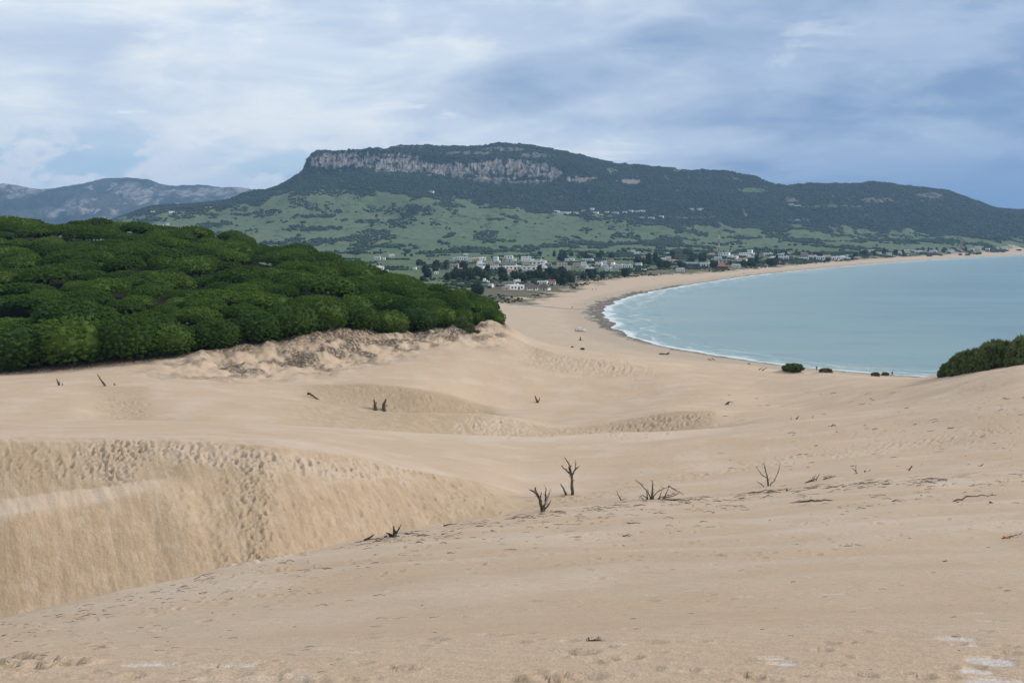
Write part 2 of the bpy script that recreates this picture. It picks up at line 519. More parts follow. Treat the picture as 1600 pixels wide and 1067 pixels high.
# ---- relief noise
nz = np.zeros_like(GZ)
dm = sstep(GY, 50, 110) * (1 - sstep(GY, EDGE_Y, EDGE_Y + 40))
nz += dm * (fbm(GX / 30, GY / 40, 3, 0.4) * 0.42)
nz += dm * sstep(PX, 820, 1000) * sstep(GY, 110, 140) * (fbm((GY - GX * .38) / 15, (GX + GY * .35) / 80, 3, .5) * 0.95)
nz += sstep(GY, 4, 20) * (1 - sstep(GY, 90, 120)) * (fbm(GX / 7, GY / 7, 3, 0.5) * 0.10 + fbm(GX / 1.6, GY / 1.2 + GX * 0.12, 3, 0.5) * 0.022)
# wind-cut terraces running along the near crest
tr = (GY - CREST_Y * 0.0) * 0.22 - GX * 0.06 + fbm(GX / 9, GY / 9, 2) * 0.8
nz += sstep(GY, 12, 25) * (1 - sstep(GY, CREST_Y - 1, CREST_Y + 3)) * np.sin(tr * 2 * np.pi) * 0.05
nz += forest * fbm(GX / 60, GY / 60, 3) * 3.0
pl = sstep(SV, 10, 120) * (GY > 500)
nz += pl * fbm(GX / 160, GY / 160, 4) * 1.6
fc_ = sstep(GY, 64, 72) * sstep(GY, 96, 84) * sstep(PX, 950, 700)
uu = GX + GY * 0.55
nz += fc_ * (fbm(uu / 1.1, GY / 6.5, 4, .6) * 0.09 + np.abs(fbm(uu / 3.1 + 5, GY / 9, 3, .55)) * 0.14)
# eroded bank below the pines
bank = sstep(GY, TOE_Y - 42, TOE_Y - 14) * sstep(GY, TOE_Y + 10, TOE_Y - 2) * sstep(GS, s785c + 0.01, s785c - 0.01) * sstep(PX, 150, 400) * (GY > 150)
nz += bank * (np.abs(fbm(GX / 13, GY / 13, 4, 0.55)) * 3.2 - 0.5)
mt = sstep(GY, 2900, 4300) * sstep(SD, 0, 200)
rg = fbm(GX / 520 + fbm(GX / 900, GY / 900, 2) * 0.8, GY / 800, 5, 0.5)
nz += mt * (rg * 42 + (0.35 - np.abs(fbm(GX / 300, GY / 640, 4, 0.55))) * 26 * sstep(GY, 3600, 4600)) * (1 - 0.80 * sstep(GY, 4800, 5200))
# broken rock of the cliff band
CLB_Y = np.interp(GS.ravel(), ST, F_CLB[0]).reshape(GS.shape)
CLT_Y = np.interp(GS.ravel(), ST, F_CLT[0]).reshape(GS.shape)
incl = sstep(GY, CLB_Y - 50, CLB_Y) * sstep(GY, CLT_Y + 120, CLT_Y + 10) * sstep(PX, 470, 485) * sstep(PX, 1000, 860)
nz += incl * (fbm(GX / 45, GY / 45, 4, 0.6) * 26 + fbm(GX / 16, GY / 30, 3, 0.6) * 12)
nz += sstep(GY, 5100, 5350) * (GY < 5600) * fbm(GX / 60, GY / 200, 4, 0.6) * 7
GZ = GZ + nz
GZ = np.where((SD < 0) & (GZ > zb), zb, GZ)

# ---- pits and footprints pressed into the sand
rp = np.random.RandomState(5)
_cs = COLS; PIT_SHADE = np.zeros_like(GZ, dtype=np.float32); PALE = np.zeros_like(GZ, dtype=np.float32)


def stamp(X, Y, rx, ry, ang, depth, rim=0.35, pale=0.0, hard=False, tex=0.0):
    R_ = max(rx, ry) * 1.9
    ra = np.searchsorted(ROWS, Y - R_); rb = np.searchsorted(ROWS, Y + R_)
    if rb <= ra: return
    c0 = (X - R_) / (Y + APEX); c1 = (X + R_) / (Y + APEX)
    ca = np.searchsorted(_cs, c0); cb = np.searchsorted(_cs, c1)
    if cb <= ca: return
    gx = GX[ra:rb, ca:cb] - X; gy = GY[ra:rb, ca:cb] - Y
    c, s_ = math.cos(ang), math.sin(ang)
    u = (gx * c + gy * s_) / rx; v = (-gx * s_ + gy * c) / ry
    q = np.sqrt(u * u + v * v)
    if hard:
        f = -depth * sstep(q, 1.12, 0.92)
        PALE[ra:rb, ca:cb] = np.maximum(PALE[ra:rb, ca:cb], pale * sstep(q + pn(gx * 9 + X * 7, gy * 9) * 0.22, 1.1, 0.9))
    else:
        f = -depth * np.exp(-q * q * 1.6) + rim * depth * np.exp(-((q - 1.25) / 0.33) ** 2) * (1.0 - 0.4 * np.tanh(v * 2.5))
        if pale:
            PALE[ra:rb, ca:cb] = np.maximum(PALE[ra:rb, ca:cb], pale * np.exp(-((q - 1.1) / 0.5) ** 2))
    GZ[ra:rb, ca:cb] += f
    PIT_SHADE[ra:rb, ca:cb] = np.maximum(PIT_SHADE[ra:rb, ca:cb], tex * np.exp(-q * q * 1.2))


def hit(px, py, ymin=2.0, ymax=5600.0):
    """first point of the ground seen through a photo pixel"""
    s, dep = ray(px, py); s = float(s); dep = float(dep)
    rr = np.where((ROWS > ymin) & (ROWS < ymax))[0]
    Ys = ROWS[rr]
    cc = s * Ys / (Ys + APEX)
    ci = np.interp(cc, COLS, np.arange(NC))
    i0 = np.clip(ci.astype(int), 0, NC - 2); t = ci - i0
    zg = GZ[rr, i0] * (1 - t) + GZ[rr, i0 + 1] * t
    zr = CAM_H - dep * Ys
    bel = np.where(zr <= zg)[0]
    if len(bel) == 0:
        k = int(np.argmin(zr - zg))
        return (s * Ys[k], float(Ys[k]), float(zg[k]))
    k = bel[0]
    if k == 0: Yh = Ys[0]
    else:
        a = zr[k - 1] - zg[k - 1]; b = zr[k] - zg[k]
        Yh = Ys[k - 1] + (Ys[k] - Ys[k - 1]) * a / (a - b)
    return (s * Yh, float(Yh), float(CAM_H - dep * Yh))


def zat(X, Y):
    X = np.atleast_1d(np.asarray(X, float)); Y = np.atleast_1d(np.asarray(Y, float))
    ri = np.interp(Y, ROWS, np.arange(NR)); r_ = np.clip(ri.astype(int), 0, NR - 2); tr_ = ri - r_
    ci = np.interp(X / (Y + APEX), COLS, np.arange(NC)); c_ = np.clip(ci.astype(int), 0, NC - 2); tc = ci - c_
    z = ((GZ[r_, c_] * (1 - tc) + GZ[r_, c_ + 1] * tc) * (1 - tr_) + (GZ[r_ + 1, c_] * (1 - tc) + GZ[r_ + 1, c_ + 1] * tc) * tr_)
    return z if len(z) > 1 else float(z[0])


def trail(pts, n, spread, r, depth, **kw):
    """scatter footprints along a photo-surveyed path"""
    P = np.array([hit(*p)[:2] for p in pts])
    L = np.concatenate([[0], np.cumsum(np.hypot(*np.diff(P, axis=0).T))])
    for i in range(n):
        t = rp.rand() * L[-1]
        x = np.interp(t, L, P[:, 0]) + rp.randn() * spread; y = np.interp(t, L, P[:, 1]) + rp.randn() * spread
        k = rp.uniform(.7, 1.4)
        stamp(x, y, r * k * rp.uniform(.7, 1.2), r * k, rp.uniform(0, 3.1), depth * k, **kw)


def area(poly, n, r, depth, **kw):
    """scatter footprints over a photo-surveyed patch"""
    pp = np.array(poly, float); x0, y0 = pp.min(0); x1, y1 = pp.max(0); k_ = 0
    while k_ < n:
        x = rp.uniform(x0, x1); y = rp.uniform(y0, y1)
        ins = False; j = len(pp) - 1
        for i in range(len(pp)):
            if (pp[i, 1] > y) != (pp[j, 1] > y) and x < (pp[j, 0] - pp[i, 0]) * (y - pp[i, 1]) / (pp[j, 1] - pp[i, 1]) + pp[i, 0]:
                ins = not ins
            j = i
        k_ += 1
        if not ins: continue
        h_ = hit(x + rp.randn() * 14, y + rp.randn() * 4)
        q = rp.uniform(.4, 1.5)
        stamp(h_[0], h_[1], r * q * rp.uniform(.7, 1.3), r * q, rp.uniform(0, 3.1), depth * q, **kw)


# slip-face footprints (patches surveyed from the photograph)
for bx_, by_, br_ in [(894, 773, 1.1), (848, 799, .9), (1018, 780, 1.2), (1201, 759, .8), (617, 838, .6), (1275, 753, 1.0), (1300, 749, 1.0), (885, 773, .6)]:
    hx, hy, _h = hit(bx_, by_, 30)
    GZ += 0.16 * br_ * np.exp(-((GX - hx) / br_) ** 2 - ((GY - hy - .2) / br_) ** 2)
hx, hy, _h = hit(1240, 583, 150)
GZ += 1.3 * np.exp(-((GX - hx) / 3.0) ** 2 - ((GY - hy - 2) / 3.5) ** 2)
hx, hy, _h = hit(1292, 587, 150)
GZ += 0.9 * np.exp(-((GX - hx) / 4.0) ** 2 - ((GY - hy - 3) / 3.5) ** 2)
trail([(395, 705), (392, 740), (385, 780), (395, 820), (390, 880)], 700, 0.62, 0.17, 0.11, tex=0.9)
trail([(420, 705), (415, 740), (408, 780), (412, 830), (400, 880)], 250, 0.5, 0.17, 0.10, tex=0.8)
area([(140, 690), (240, 690), (190, 755), (150, 745)], 620, 0.17, 0.10, tex=0.9, pale=0.35)
area([(240, 690), (620, 733), (640, 752), (420, 735), (240, 712)], 900, 0.21, 0.10, tex=0.1, pale=0.5)
area([(0, 700), (150, 700), (150, 745), (0, 770)], 90, 0.20, 0.10, tex=0.6)
area([(250, 740), (800, 770), (640, 825), (330, 890)], 520, 0.20, 0.06, tex=0.35)
area([(640, 735), (860, 770), (840, 800), (650, 825)], 70, 0.22, 0.09, tex=0.6)
trail([(845, 790), (905, 782), (960, 765), (1100, 742), (1250, 715), (1400, 695), (1598, 670)], 420, 1.3, 0.26, 0.07, tex=0.5)
area([(1000, 700), (1600, 640), (1600, 700), (1000, 745)], 650, 0.26, 0.05, tex=0.35)
area([(1000, 640), (1600, 590), (1600, 640), (1180, 655)], 420, 0.34, 0.06, tex=0.4)
area([(820, 682), (1095, 645), (1110, 660), (1000, 678)], 1100, 0.26, 0.14, tex=0.75, pale=0.2)
area([(725, 655), (800, 655), (830, 682), (745, 682)], 300, 0.26, 0.12, tex=0.3, pale=0.6)
area([(170, 625), (225, 625), (235, 655), (180, 655)], 110, 0.34, 0.14, tex=0.7)
area([(480, 600), (640, 608), (760, 642), (560, 640)], 260, 0.34, 0.10, tex=0.5)
area([(800, 548), (860, 550), (1040, 572), (1000, 585), (900, 586), (830, 570)], 1200, 0.32, 0.15, tex=0.6, pale=0.5)
area([(950, 590), (1600, 575), (1600, 600), (950, 640)], 300, 0.4, 0.07, tex=0.4)
area([(830, 700), (1600, 610), (1600, 760), (900, 770)], 400, 0.24, 0.04, tex=0.3)
# near foreground prints
for x, y, a_, b_ in [(1484, 945, .10, .0), (757, 990, .12, .5), (517, 1013, .13, .4), (570, 1018, .12, .4), (675, 1004, .11, .3), (185, 988, .16, .4),
                     (118, 998, .10, .3), (320, 968, .12, .3), (430, 968, .1, .2), (60, 1030, .18, .3), (255, 1037, .16, .3), (345, 1040, .15, .6), (345, 1060, .15, .6),
                     (440, 1060, .17, .9), (555, 963, .1, .3), (585, 966, .1, .2), (100, 985, .14, .3), (190, 1001, .12, .3), (645, 966, .08, .2), (905, 1020, .2, .3), (1180, 932, .15, .3)]:
    h_ = hit(x, y)
    stamp(h_[0], h_[1], a_ * 0.85, a_ * 0.6, 0.2, 0.03, pale=b_ * .7, tex=0.5, rim=.3)
# boot marks that broke the damp crust and show pale dry sand
for x, y, a_, b_ in [(1528, 957, .13, .055), (1548, 969, .10, .06), (1496, 997, .14, .06), (1512, 1007, .10, .03), (1548, 1031, .14, .075), (1528, 1047, .11, .04),
                     (1560, 1064, .20, .05), (1305, 927, .16, .04), (1325, 932, .09, .02), (1358, 949, .14, .035), (1400, 953, .10, .035), (1165, 931, .13, .03),
                     (1085, 921, .14, .035), (1205, 1027, .10, .03), (1225, 1035, .10, .03), (970, 1004, .10, .025), (950, 927, .14, .03), (890, 919, .22, .03),
                     (1020, 929, .10, .02), (240, 1040, .18, .05), (370, 1040, .14, .04)]:
    h_ = hit(x, y)
    stamp(h_[0], h_[1], a_ * 1.1, b_ * 2.3, rp.uniform(-.2, .2), 0.016, hard=True, pale=1.0)
area([(0, 975), (300, 900), (900, 800), (900, 860), (300, 980), (0, 1060)], 900, 0.085, 0.035, tex=0.7)
area([(0, 985), (400, 900), (900, 830), (1200, 830), (1100, 1066), (0, 1066)], 90, 0.11, 0.035, tex=0.9, rim=.2)
area([(900, 800), (1600, 745), (1600, 830), (900, 900)], 600, 0.085, 0.032, tex=0.6)
area([(0, 900), (1600, 850), (1600, 1066), (0, 1066)], 260, 0.06, 0.02, tex=0.5)
print('terrain grid', NR, NC, round(time.time() - T0, 1))
# ================================================================= ground meshes
# what covers the ground: A = (vegetation, dark wood, rock, litter)   B = (shore distance/200, slip face, pale dry sand, pit darkening plus painted face shade)
veg = sstep(SV + fbm(GX / 30, GY / 30, 4, 0.6) * 34, -6, 10) * (GY > 330)
veg = np.maximum(veg, 0) * (SD > 2)
nfr = fbm(GX / 130, GY / 330, 5, 0.6)
M2Y = 4230
lim = np.interp(PX.ravel(), [100, 180, 250, 400, 430, 480, 560, 620, 700, 760, 800, 870, 1000, 1100, 1300, 1500, 1600],
                [358, 343, 331, 322, 305, 300, 298, 300, 314, 318, 322, 333, 350, 352, 359, 368, 374]).reshape(PX.shape)
PXn, PYn = proj(GX, np.maximum(GY, 3), GZ)
wood = sstep(lim - PYn + nfr * 13, -1.5, 1.5) * (GY > 2900)
bf = lambda x, y, rx, ry: np.clip(1.3 - ((PXn - x) / rx) ** 2 - ((PYn - y) / ry) ** 2, 0, 1)
hill = GY > 2400
dk = np.zeros_like(GZ)
for q in [(655, 333, 42, 11), (560, 345, 50, 4), (470, 357, 60, 5), (430, 330, 30, 4), (900, 384, 45, 4), (940, 386, 30, 4), (600, 385, 70, 2.5), (500, 338, 60, 3), (640, 322, 25, 2),
          (1040, 381, 30, 5), (360, 335, 45, 3), (330, 352, 30, 3), (450, 380, 50, 2.5), (1160, 372, 35, 2.5), (1360, 376, 40, 2), (330, 320, 40, 3), (240, 345, 30, 2.5)]:
    dk = np.maximum(dk, bf(*q))
wood = np.maximum(wood, sstep(dk * .62 + nfr * .45 + fbm(GX / 55, GY / 170, 5, .65) * .85, 0.50, 0.62) * hill)
# clearings in the dark wood
cl = np.zeros_like(GZ)
for q in [(1172, 297, 30, 5), (1300, 322, 60, 3), (1250, 343, 30, 1.5), (1080, 340, 40, 1.2)]:
    cl = np.maximum(cl, bf(*q))
wood = wood * (1 - 0.8 * sstep(cl + nfr * 0.8, 0.55, 0.75) * hill)
rk = np.zeros_like(GZ)
for q in [(535, 250, 62, 14), (600, 252, 60, 14), (630, 262, 60, 11), (700, 266, 75, 11), (780, 262, 75, 15), (760, 281, 50, 6), (820, 266, 36, 15), (840, 262, 22, 9),
          (785, 233, 40, 4), (840, 243, 28, 5), (730, 239, 45, 3), (645, 230, 30, 1.5), (955, 267, 10, 4), (985, 283, 20, 5), (865, 272, 16, 10), (905, 280, 24, 5), (820, 284, 55, 3),
          (1455, 305, 24, 6), (1235, 313, 16, 5), (1060, 266, 14, 2), (1370, 312, 30, 5)]:
    rk = np.maximum(rk, bf(*q))
rn = fbm(GX / 20, GZ / 60, 4, 0.65) * .8 + fbm(GX / 70, GZ / 16, 3, .6) * .6
rock = sstep(rk * 0.75 + rn * 0.85, 0.42, 0.66) * (GY > 4300)
rock = np.maximum(rock, sstep(fbm(GX / 30 + 50, GY / 30, 3, .6), 0.62, 0.7) * 0.8 * (GY > 4400))
gy_, gx_ = np.gradient(GZ)
dYr = np.gradient(ROWS)[:, None]
slopeY = gy_ / dYr
rock *= np.where(GY > 4300, 0.35 + 0.65 * sstep(slopeY, 0.25, 0.7), 1)
litter = np.maximum(bank * sstep(fbm(GX / 9, GY / 9, 4, .6) + 0.16 * sstep(GY, TOE_Y - 14, TOE_Y), -0.02, 0.22), forest)
litter = np.maximum(litter, sstep(GY, TOE_Y - 8 + fbm(GX / 6, GY / 6, 3) * 9, TOE_Y + 3) * (GS < s785c) * (GY < RIDGE_Y + 150) * (GY > 150))
cl_ = (GY - CREST_Y) / (0.06 * CREST_Y + 1)
nearlit = sstep(fbm(GX / 1.2, GY / 0.7, 4, .65), 0.30, 0.5) * np.exp(-(cl_ - 0.1) ** 2) * sstep(PXn, 560, 900)
litter = np.maximum(litter, nearlit * 0.8)
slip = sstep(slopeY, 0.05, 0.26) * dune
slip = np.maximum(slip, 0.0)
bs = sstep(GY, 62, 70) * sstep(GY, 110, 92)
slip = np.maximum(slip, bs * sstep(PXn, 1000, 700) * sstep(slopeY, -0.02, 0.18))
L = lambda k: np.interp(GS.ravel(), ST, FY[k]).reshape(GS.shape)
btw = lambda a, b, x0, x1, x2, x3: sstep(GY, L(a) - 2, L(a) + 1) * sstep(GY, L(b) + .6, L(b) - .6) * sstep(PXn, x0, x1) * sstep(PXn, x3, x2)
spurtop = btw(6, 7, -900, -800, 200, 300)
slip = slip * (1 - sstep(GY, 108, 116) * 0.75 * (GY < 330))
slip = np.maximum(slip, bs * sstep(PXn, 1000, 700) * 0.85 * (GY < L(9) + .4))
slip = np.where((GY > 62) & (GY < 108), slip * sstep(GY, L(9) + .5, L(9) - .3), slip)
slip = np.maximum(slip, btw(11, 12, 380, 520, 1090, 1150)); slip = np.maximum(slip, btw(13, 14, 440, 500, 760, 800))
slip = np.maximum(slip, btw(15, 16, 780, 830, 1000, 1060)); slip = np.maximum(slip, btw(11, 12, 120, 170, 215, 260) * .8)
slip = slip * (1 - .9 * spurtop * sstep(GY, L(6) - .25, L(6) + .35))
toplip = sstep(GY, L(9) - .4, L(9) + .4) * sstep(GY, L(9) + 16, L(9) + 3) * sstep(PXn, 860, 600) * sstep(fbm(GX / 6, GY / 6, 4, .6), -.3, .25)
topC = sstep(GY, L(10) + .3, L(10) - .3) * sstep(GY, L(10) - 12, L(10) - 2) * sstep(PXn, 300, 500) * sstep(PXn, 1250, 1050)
PIT_SHADE = np.maximum(PIT_SHADE, .85 * btw(13, 14, 440, 520, 740, 790)); PIT_SHADE = np.maximum(PIT_SHADE, .30 * btw(11, 12, 450, 600, 950, 1050)); PIT_SHADE = np.maximum(PIT_SHADE, .6 * btw(11, 12, 880, 1020, 1090, 1120)); PIT_SHADE = np.maximum(PIT_SHADE, .5 * btw(11, 12, 130, 190, 215, 250))  # shade of the dark dune faces and hollows, painted in with the pit colour
sp2 = spurtop * sstep(GY, L(6) - .25, L(6) + .35)
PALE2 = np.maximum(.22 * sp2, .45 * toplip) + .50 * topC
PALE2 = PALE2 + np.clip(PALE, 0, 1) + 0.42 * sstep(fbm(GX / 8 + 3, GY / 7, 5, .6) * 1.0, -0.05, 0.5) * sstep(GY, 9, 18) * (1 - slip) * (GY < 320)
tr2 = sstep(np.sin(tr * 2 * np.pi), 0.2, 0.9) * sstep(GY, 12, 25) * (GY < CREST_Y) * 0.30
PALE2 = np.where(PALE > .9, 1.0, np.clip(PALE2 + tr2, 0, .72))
A_ = np.stack([veg, wood, rock, litter], -1).reshape(-1, 4).astype(np.float32)
B_ = np.stack([np.clip(SD / 200, 0, 1), slip, PALE2, PIT_SHADE], -1).reshape(-1, 4).astype(np.float32)
dsw = np.interp(PYn.ravel(), [438, 450, 465, 485, 505, 520, 540, 575], [1, 5, 10, 13, 10, 5, 3, 2]).reshape(GX.shape)
dst = sstep(SD + fbm(GX / 9, GY / 9, 4, .6) * 9, dsw, dsw - 1.5) * sstep(fbm(GX / 5, GY / 5, 3, .7), -.6, -.2) * (SD > -4) * (GY > 300) * (GY < 1700)
C_ = np.stack([np.clip(AL / 10000, 0, 1), forest, dst, sstep(GY, 2200, 2900)], -1).reshape(-1, 4).astype(np.float32)


def grid_object(name, facemask, mat):
    """facemask (NR-1, NC-1): the cells that belong to this piece of the ground"""
    idx = np.arange(NR * NC).reshape(NR, NC)
    a = idx[:-1, :-1][facemask]; b = idx[:-1, 1:][facemask]; c = idx[1:, 1:][facemask]; e = idx[1:, :-1][facemask]
    q = np.stack([a, b, c, e], 1)
    used = np.unique(q)
    remap = np.zeros(NR * NC, np.int64); remap[used] = np.arange(len(used))
    q = remap[q]
    V = np.stack([GX.ravel()[used], GY.ravel()[used], GZ.ravel()[used]], 1).astype(np.float32)
    me = bpy.data.meshes.new(name)
    me.vertices.add(len(V)); me.vertices.foreach_set('co', V.ravel())
    me.loops.add(len(q) * 4); me.loops.foreach_set('vertex_index', q.ravel().astype(np.int32))
    me.polygons.add(len(q)); me.polygons.foreach_set('loop_start', np.arange(0, len(q) * 4, 4, dtype=np.int32))
    me.polygons.foreach_set('loop_total', np.full(len(q), 4, np.int32))
    me.polygons.foreach_set('use_smooth', np.ones(len(q), bool))
    me.update(calc_edges=True)
    for nm, arr in (('zoneA', A_), ('zoneB', B_), ('zoneC', C_)):
        at = me.attributes.new(nm, 'FLOAT_COLOR', 'POINT')
        at.data.foreach_set('color', arr[used].ravel())
    nrm = NORM[used]
    me.normals_split_custom_set_from_vertices(nrm)
    me.materials.append(mat)
    ob = bpy.data.objects.new(name, me)
    sc.collection.objects.link(ob)
    ob['kind'] = 'structure'
    return ob


# ---- one set of vertex normals for the whole sheet, so that its pieces meet without a seam
P3 = np.stack([GX, GY, GZ], -1)
tu = np.gradient(P3, axis=1); tv = np.gradient(P3, axis=0)
NORM = np.cross(tu, tv); NORM /= np.linalg.norm(NORM, axis=-1, keepdims=True) + 1e-12
NORM = NORM.reshape(-1, 3)
del tu, tv, P3


def ground_material(name, near=True):
    m, t = new_mat(name)
    p = t.pos()
    A = t.attr('zoneA'); B = t.attr('zoneB'); C = t.attr('zoneC')
    a = t.rgb(A['Color']); b = t.rgb(B['Color']); c = t.rgb(C['Color'])
    veg, wood, rock, lit = a[0], a[1], a[2], A['Alpha']
    shore, slip, pale, pit_shade = b[0], b[1], b[2], B['Alpha']
    fst, far_ = c[1], C['Alpha']
    nb = t.noise(p, 0.09, 5, 0.6)
    nm = t.noise(p, 0.8, 5, 0.6)
    nf = t.noise(p, 9.0, 3, 0.6)
    # sand
    sand = t.mix(t.ss(t.add(t.mul(nb, .6), t.mul(nm, .4)), 0.36, 0.64), (0.535, 0.390, 0.265), (0.59, 0.445, 0.318))
    stre = t.noise(t.vmul(p, (0.20, 0.55, 0.55)), 1.0, 5, 0.62, 0.4)
    sand = t.mix(t.mul(t.ss(stre, 0.46, 0.70), 0.30), sand, (0.60, 0.48, 0.365))
    pc_ = t.xyz(p)
    diag = t.comb(t.add(pc_[0], t.mul(pc_[1], 0.75)), t.mul(pc_[1], 0.42), t.mul(pc_[2], 0.42))
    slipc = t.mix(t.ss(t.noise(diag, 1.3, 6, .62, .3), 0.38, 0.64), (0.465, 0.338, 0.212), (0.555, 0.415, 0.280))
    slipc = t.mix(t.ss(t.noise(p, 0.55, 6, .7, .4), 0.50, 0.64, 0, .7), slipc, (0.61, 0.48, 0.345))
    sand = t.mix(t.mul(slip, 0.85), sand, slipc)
    sand = t.mix(t.mul(pale, 0.9), sand, (0.68, 0.56, 0.455))
    sand = t.mix(t.ss(pale, 0.80, 1.0), sand, (0.67, 0.61, 0.56))
    sand = t.mix(t.mul(pit_shade, 0.38), sand, (0.30, 0.225, 0.15))  # darkens the pits and carries the shade painted on whole dune faces
    # beach: paler and greyer, then wet
    bm = t.ss(shore, 0.55, 0.30)
    sand = t.mix(t.mul(bm, 0.5), sand, t.mix(t.ss(stre, .4, .65), (0.50, 0.40, 0.30), (0.60, 0.52, 0.43)))
    wetn = t.add(shore, t.mul(t.sub(nb, 0.5), 0.06))
    sand = t.mix(t.ss(wetn, 0.15, 0.08, 0, 0.75), sand, (0.42, 0.345, 0.265))
    sand = t.mix(t.ss(wetn, 0.035, 0.015), sand, (0.27, 0.235, 0.20))
    sand = t.mix(t.mul(c[2], 0.95), sand, t.mix(nm, (0.030, 0.048, 0.050), (0.060, 0.085, 0.085)))
    rpl = t.n('ShaderNodeTexWave', wave_type='BANDS', bands_direction='DIAGONAL')
    t.put(rpl.inputs['Vector'], t.vmul(p, (0.35, 1.0, 0.0)))
    rpl.inputs['Scale'].default_value = 2.6; rpl.inputs['Distortion'].default_value = 5.0; rpl.inputs['Detail'].default_value = 3
    sand = t.mix(t.mul(t.mul(rpl.outputs['Fac'], t.sub(1.0, slip)), t.ss(nm, .4, .62, 0.0, 0.22)), sand, (0.40, 0.30, 0.21))  # ripple shading put into the colour, same pattern as the ripple bump
    # grain
    sand = t.mix(t.ss(t.noise(p, 48.0, 2, 0.8), 0.40, 0.60, 0.0, 0.50), sand, (0.30, 0.22, 0.15))
    sand = t.mix(t.ss(t.noise(p, 21.0, 3, 0.8), 0.66, 0.74, 0.0, 0.5), sand, (0.13, 0.095, 0.07))
    flk = t.mul(t.ss(t.noise(p, 6.5, 4, 0.85), 0.655, 0.70), t.ss(t.noise(t.vmul(p, (.18, .4, .2)), 1.0, 3, .6), 0.50, 0.60))
    sand = t.mix(t.mul(flk, t.mul(t.sub(1.0, slip), 0.75)), sand, (0.10, 0.075, 0.055))
    # litter (needles, twigs, bark)
    lc = t.mix(nf, (0.045, 0.035, 0.028), (0.16, 0.125, 0.095))
    lc = t.mix(fst, lc, t.mix(nm, (0.014, 0.020, 0.008), (0.036, 0.034, 0.020)))
    lf_ = t.m('MULTIPLY', lit, t.ss(t.noise(p, 1.6, 5, 0.72), 0.38, 0.54))
    lf_ = t.m('MAXIMUM', lf_, fst)
    col = t.mix(lf_, sand, lc)
    # vegetation of the plain and hillsides
    fields = t.n('ShaderNodeTexVoronoi')
    t.put(fields.inputs['Vector'], t.vmul(p, (0.0042, 0.0026, 0.0)))
    fields.inputs['Scale'].default_value = 1.0
    fc = t.rgb(fields.outputs['Color'])[0]
    gn = t.noise(p, 0.010, 6, 0.65)
    grass = t.mix(fc, (0.080, 0.132, 0.056), (0.125, 0.155, 0.078))
    grass = t.mix(t.ss(gn, 0.42, 0.62), grass, (0.100, 0.138, 0.066))
    grass = t.mix(t.ss(t.noise(p, 0.05, 5, .7), 0.5, 0.66), grass, (0.048, 0.060, 0.036))
    scrub = t.ss(t.noise(t.vmul(p, (1.0, 0.45, 1.0)), 0.030, 5, 0.72), 0.57, 0.62)
    veg_c = t.mix(t.mul(scrub, 0.85), grass, (0.020, 0.033, 0.020))
    duneveg = t.mix(t.ss(nb, 0.40, 0.60), (0.085, 0.085, 0.048), (0.15, 0.125, 0.082))
    veg_c = t.mix(t.ss(shore, 0.92, 0.55), veg_c, duneveg)
    woodc = t.mix(t.ss(t.noise(p, 0.045, 5, .75), 0.36, 0.64), (0.014, 0.028, 0.018), (0.026, 0.044, 0.026))
    woodc = t.mix(t.mul(t.ss(gn, 0.52, 0.66), 0.6), woodc, (0.040, 0.062, 0.034))
    veg_c = t.mix(wood, veg_c, woodc)
    rn_ = t.noise(t.vmul(p, (1.3, 0.25, 0.30)), 0.09, 6, 0.72, 0.4)
    rockc = t.mix(t.ss(rn_, 0.36, 0.62), (0.07, 0.068, 0.064), (0.50, 0.46, 0.42))
    rockc = t.mix(t.ss(t.noise(p, 0.012, 3, .6), 0.5, 0.64), rockc, (0.42, 0.34, 0.29))
    veg_c = t.mix(rock, veg_c, rockc)
    col = t.mix(t.m('MAXIMUM', veg, wood), col, veg_c)
    # relief
    h = t.mul(t.noise(p, 45.0, 3, 0.8), 0.020)
    rip = t.n('ShaderNodeTexWave', wave_type='BANDS', bands_direction='DIAGONAL')
    t.put(rip.inputs['Vector'], t.vmul(p, (0.35, 1.0, 0.0)))
    rip.inputs['Scale'].default_value = 2.6
    rip.inputs['Distortion'].default_value = 5.0
    rip.inputs['Detail'].default_value = 3
    h = t.add(h, t.mul(rip.outputs['Fac'], t.mul(t.sub(1.0, slip), 0.019)))
    h = t.add(h, t.mul(t.noise(t.vmul(p, (1, 1, .4)), 3.5, 5, 0.7), t.add(t.mul(slip, 0.13), 0.03)))
    h = t.add(h, t.mul(t.noise(p, 0.7, 4, 0.65), 0.10))
    h = t.add(h, t.mul(lf_, t.mul(nf, 0.12)))
    h = t.add(h, t.mul(t.noise(p, 0.05, 6, 0.75), t.mul(t.m('MAXIMUM', wood, rock), 22.0)))
    nrm = t.bump(h, 0.85, 1.0)
    bsdf(t, col, 0.92, nrm, spec=t.mix(0.0, (.2,) * 3, (.2,) * 3) if False else 0.18)
    return m


GM = ground_material('ground')
cm = lambda f: f[:-1, :-1]
yc = cm(GY); sdc = cm(SD)
m_mount = yc > 2800
m_beach = (~m_mount) & (cm(SV) <= 0) & (((yc > cm(EDGE_Y) + 22) & (cm(GS) > s785c)) | ((yc > cm(RIDGE_Y) + 130)))
m_forest = (~m_mount) & (~m_beach) & (cm(forest) > 0.5)
m_plain = (~m_mount) & (~m_beach) & (~m_forest) & (yc > cm(RIDGE_Y)) & (yc > 300)
m_dune = ~(m_mount | m_beach | m_forest | m_plain)
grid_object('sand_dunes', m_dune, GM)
grid_object('beach', m_beach, GM)
grid_object('forest_floor', m_forest, GM)
grid_object('coastal_plain', m_plain, GM)
grid_object('mountain', m_mount, GM)
del A_, B_, C_
print('ground', round(time.time() - T0, 1))

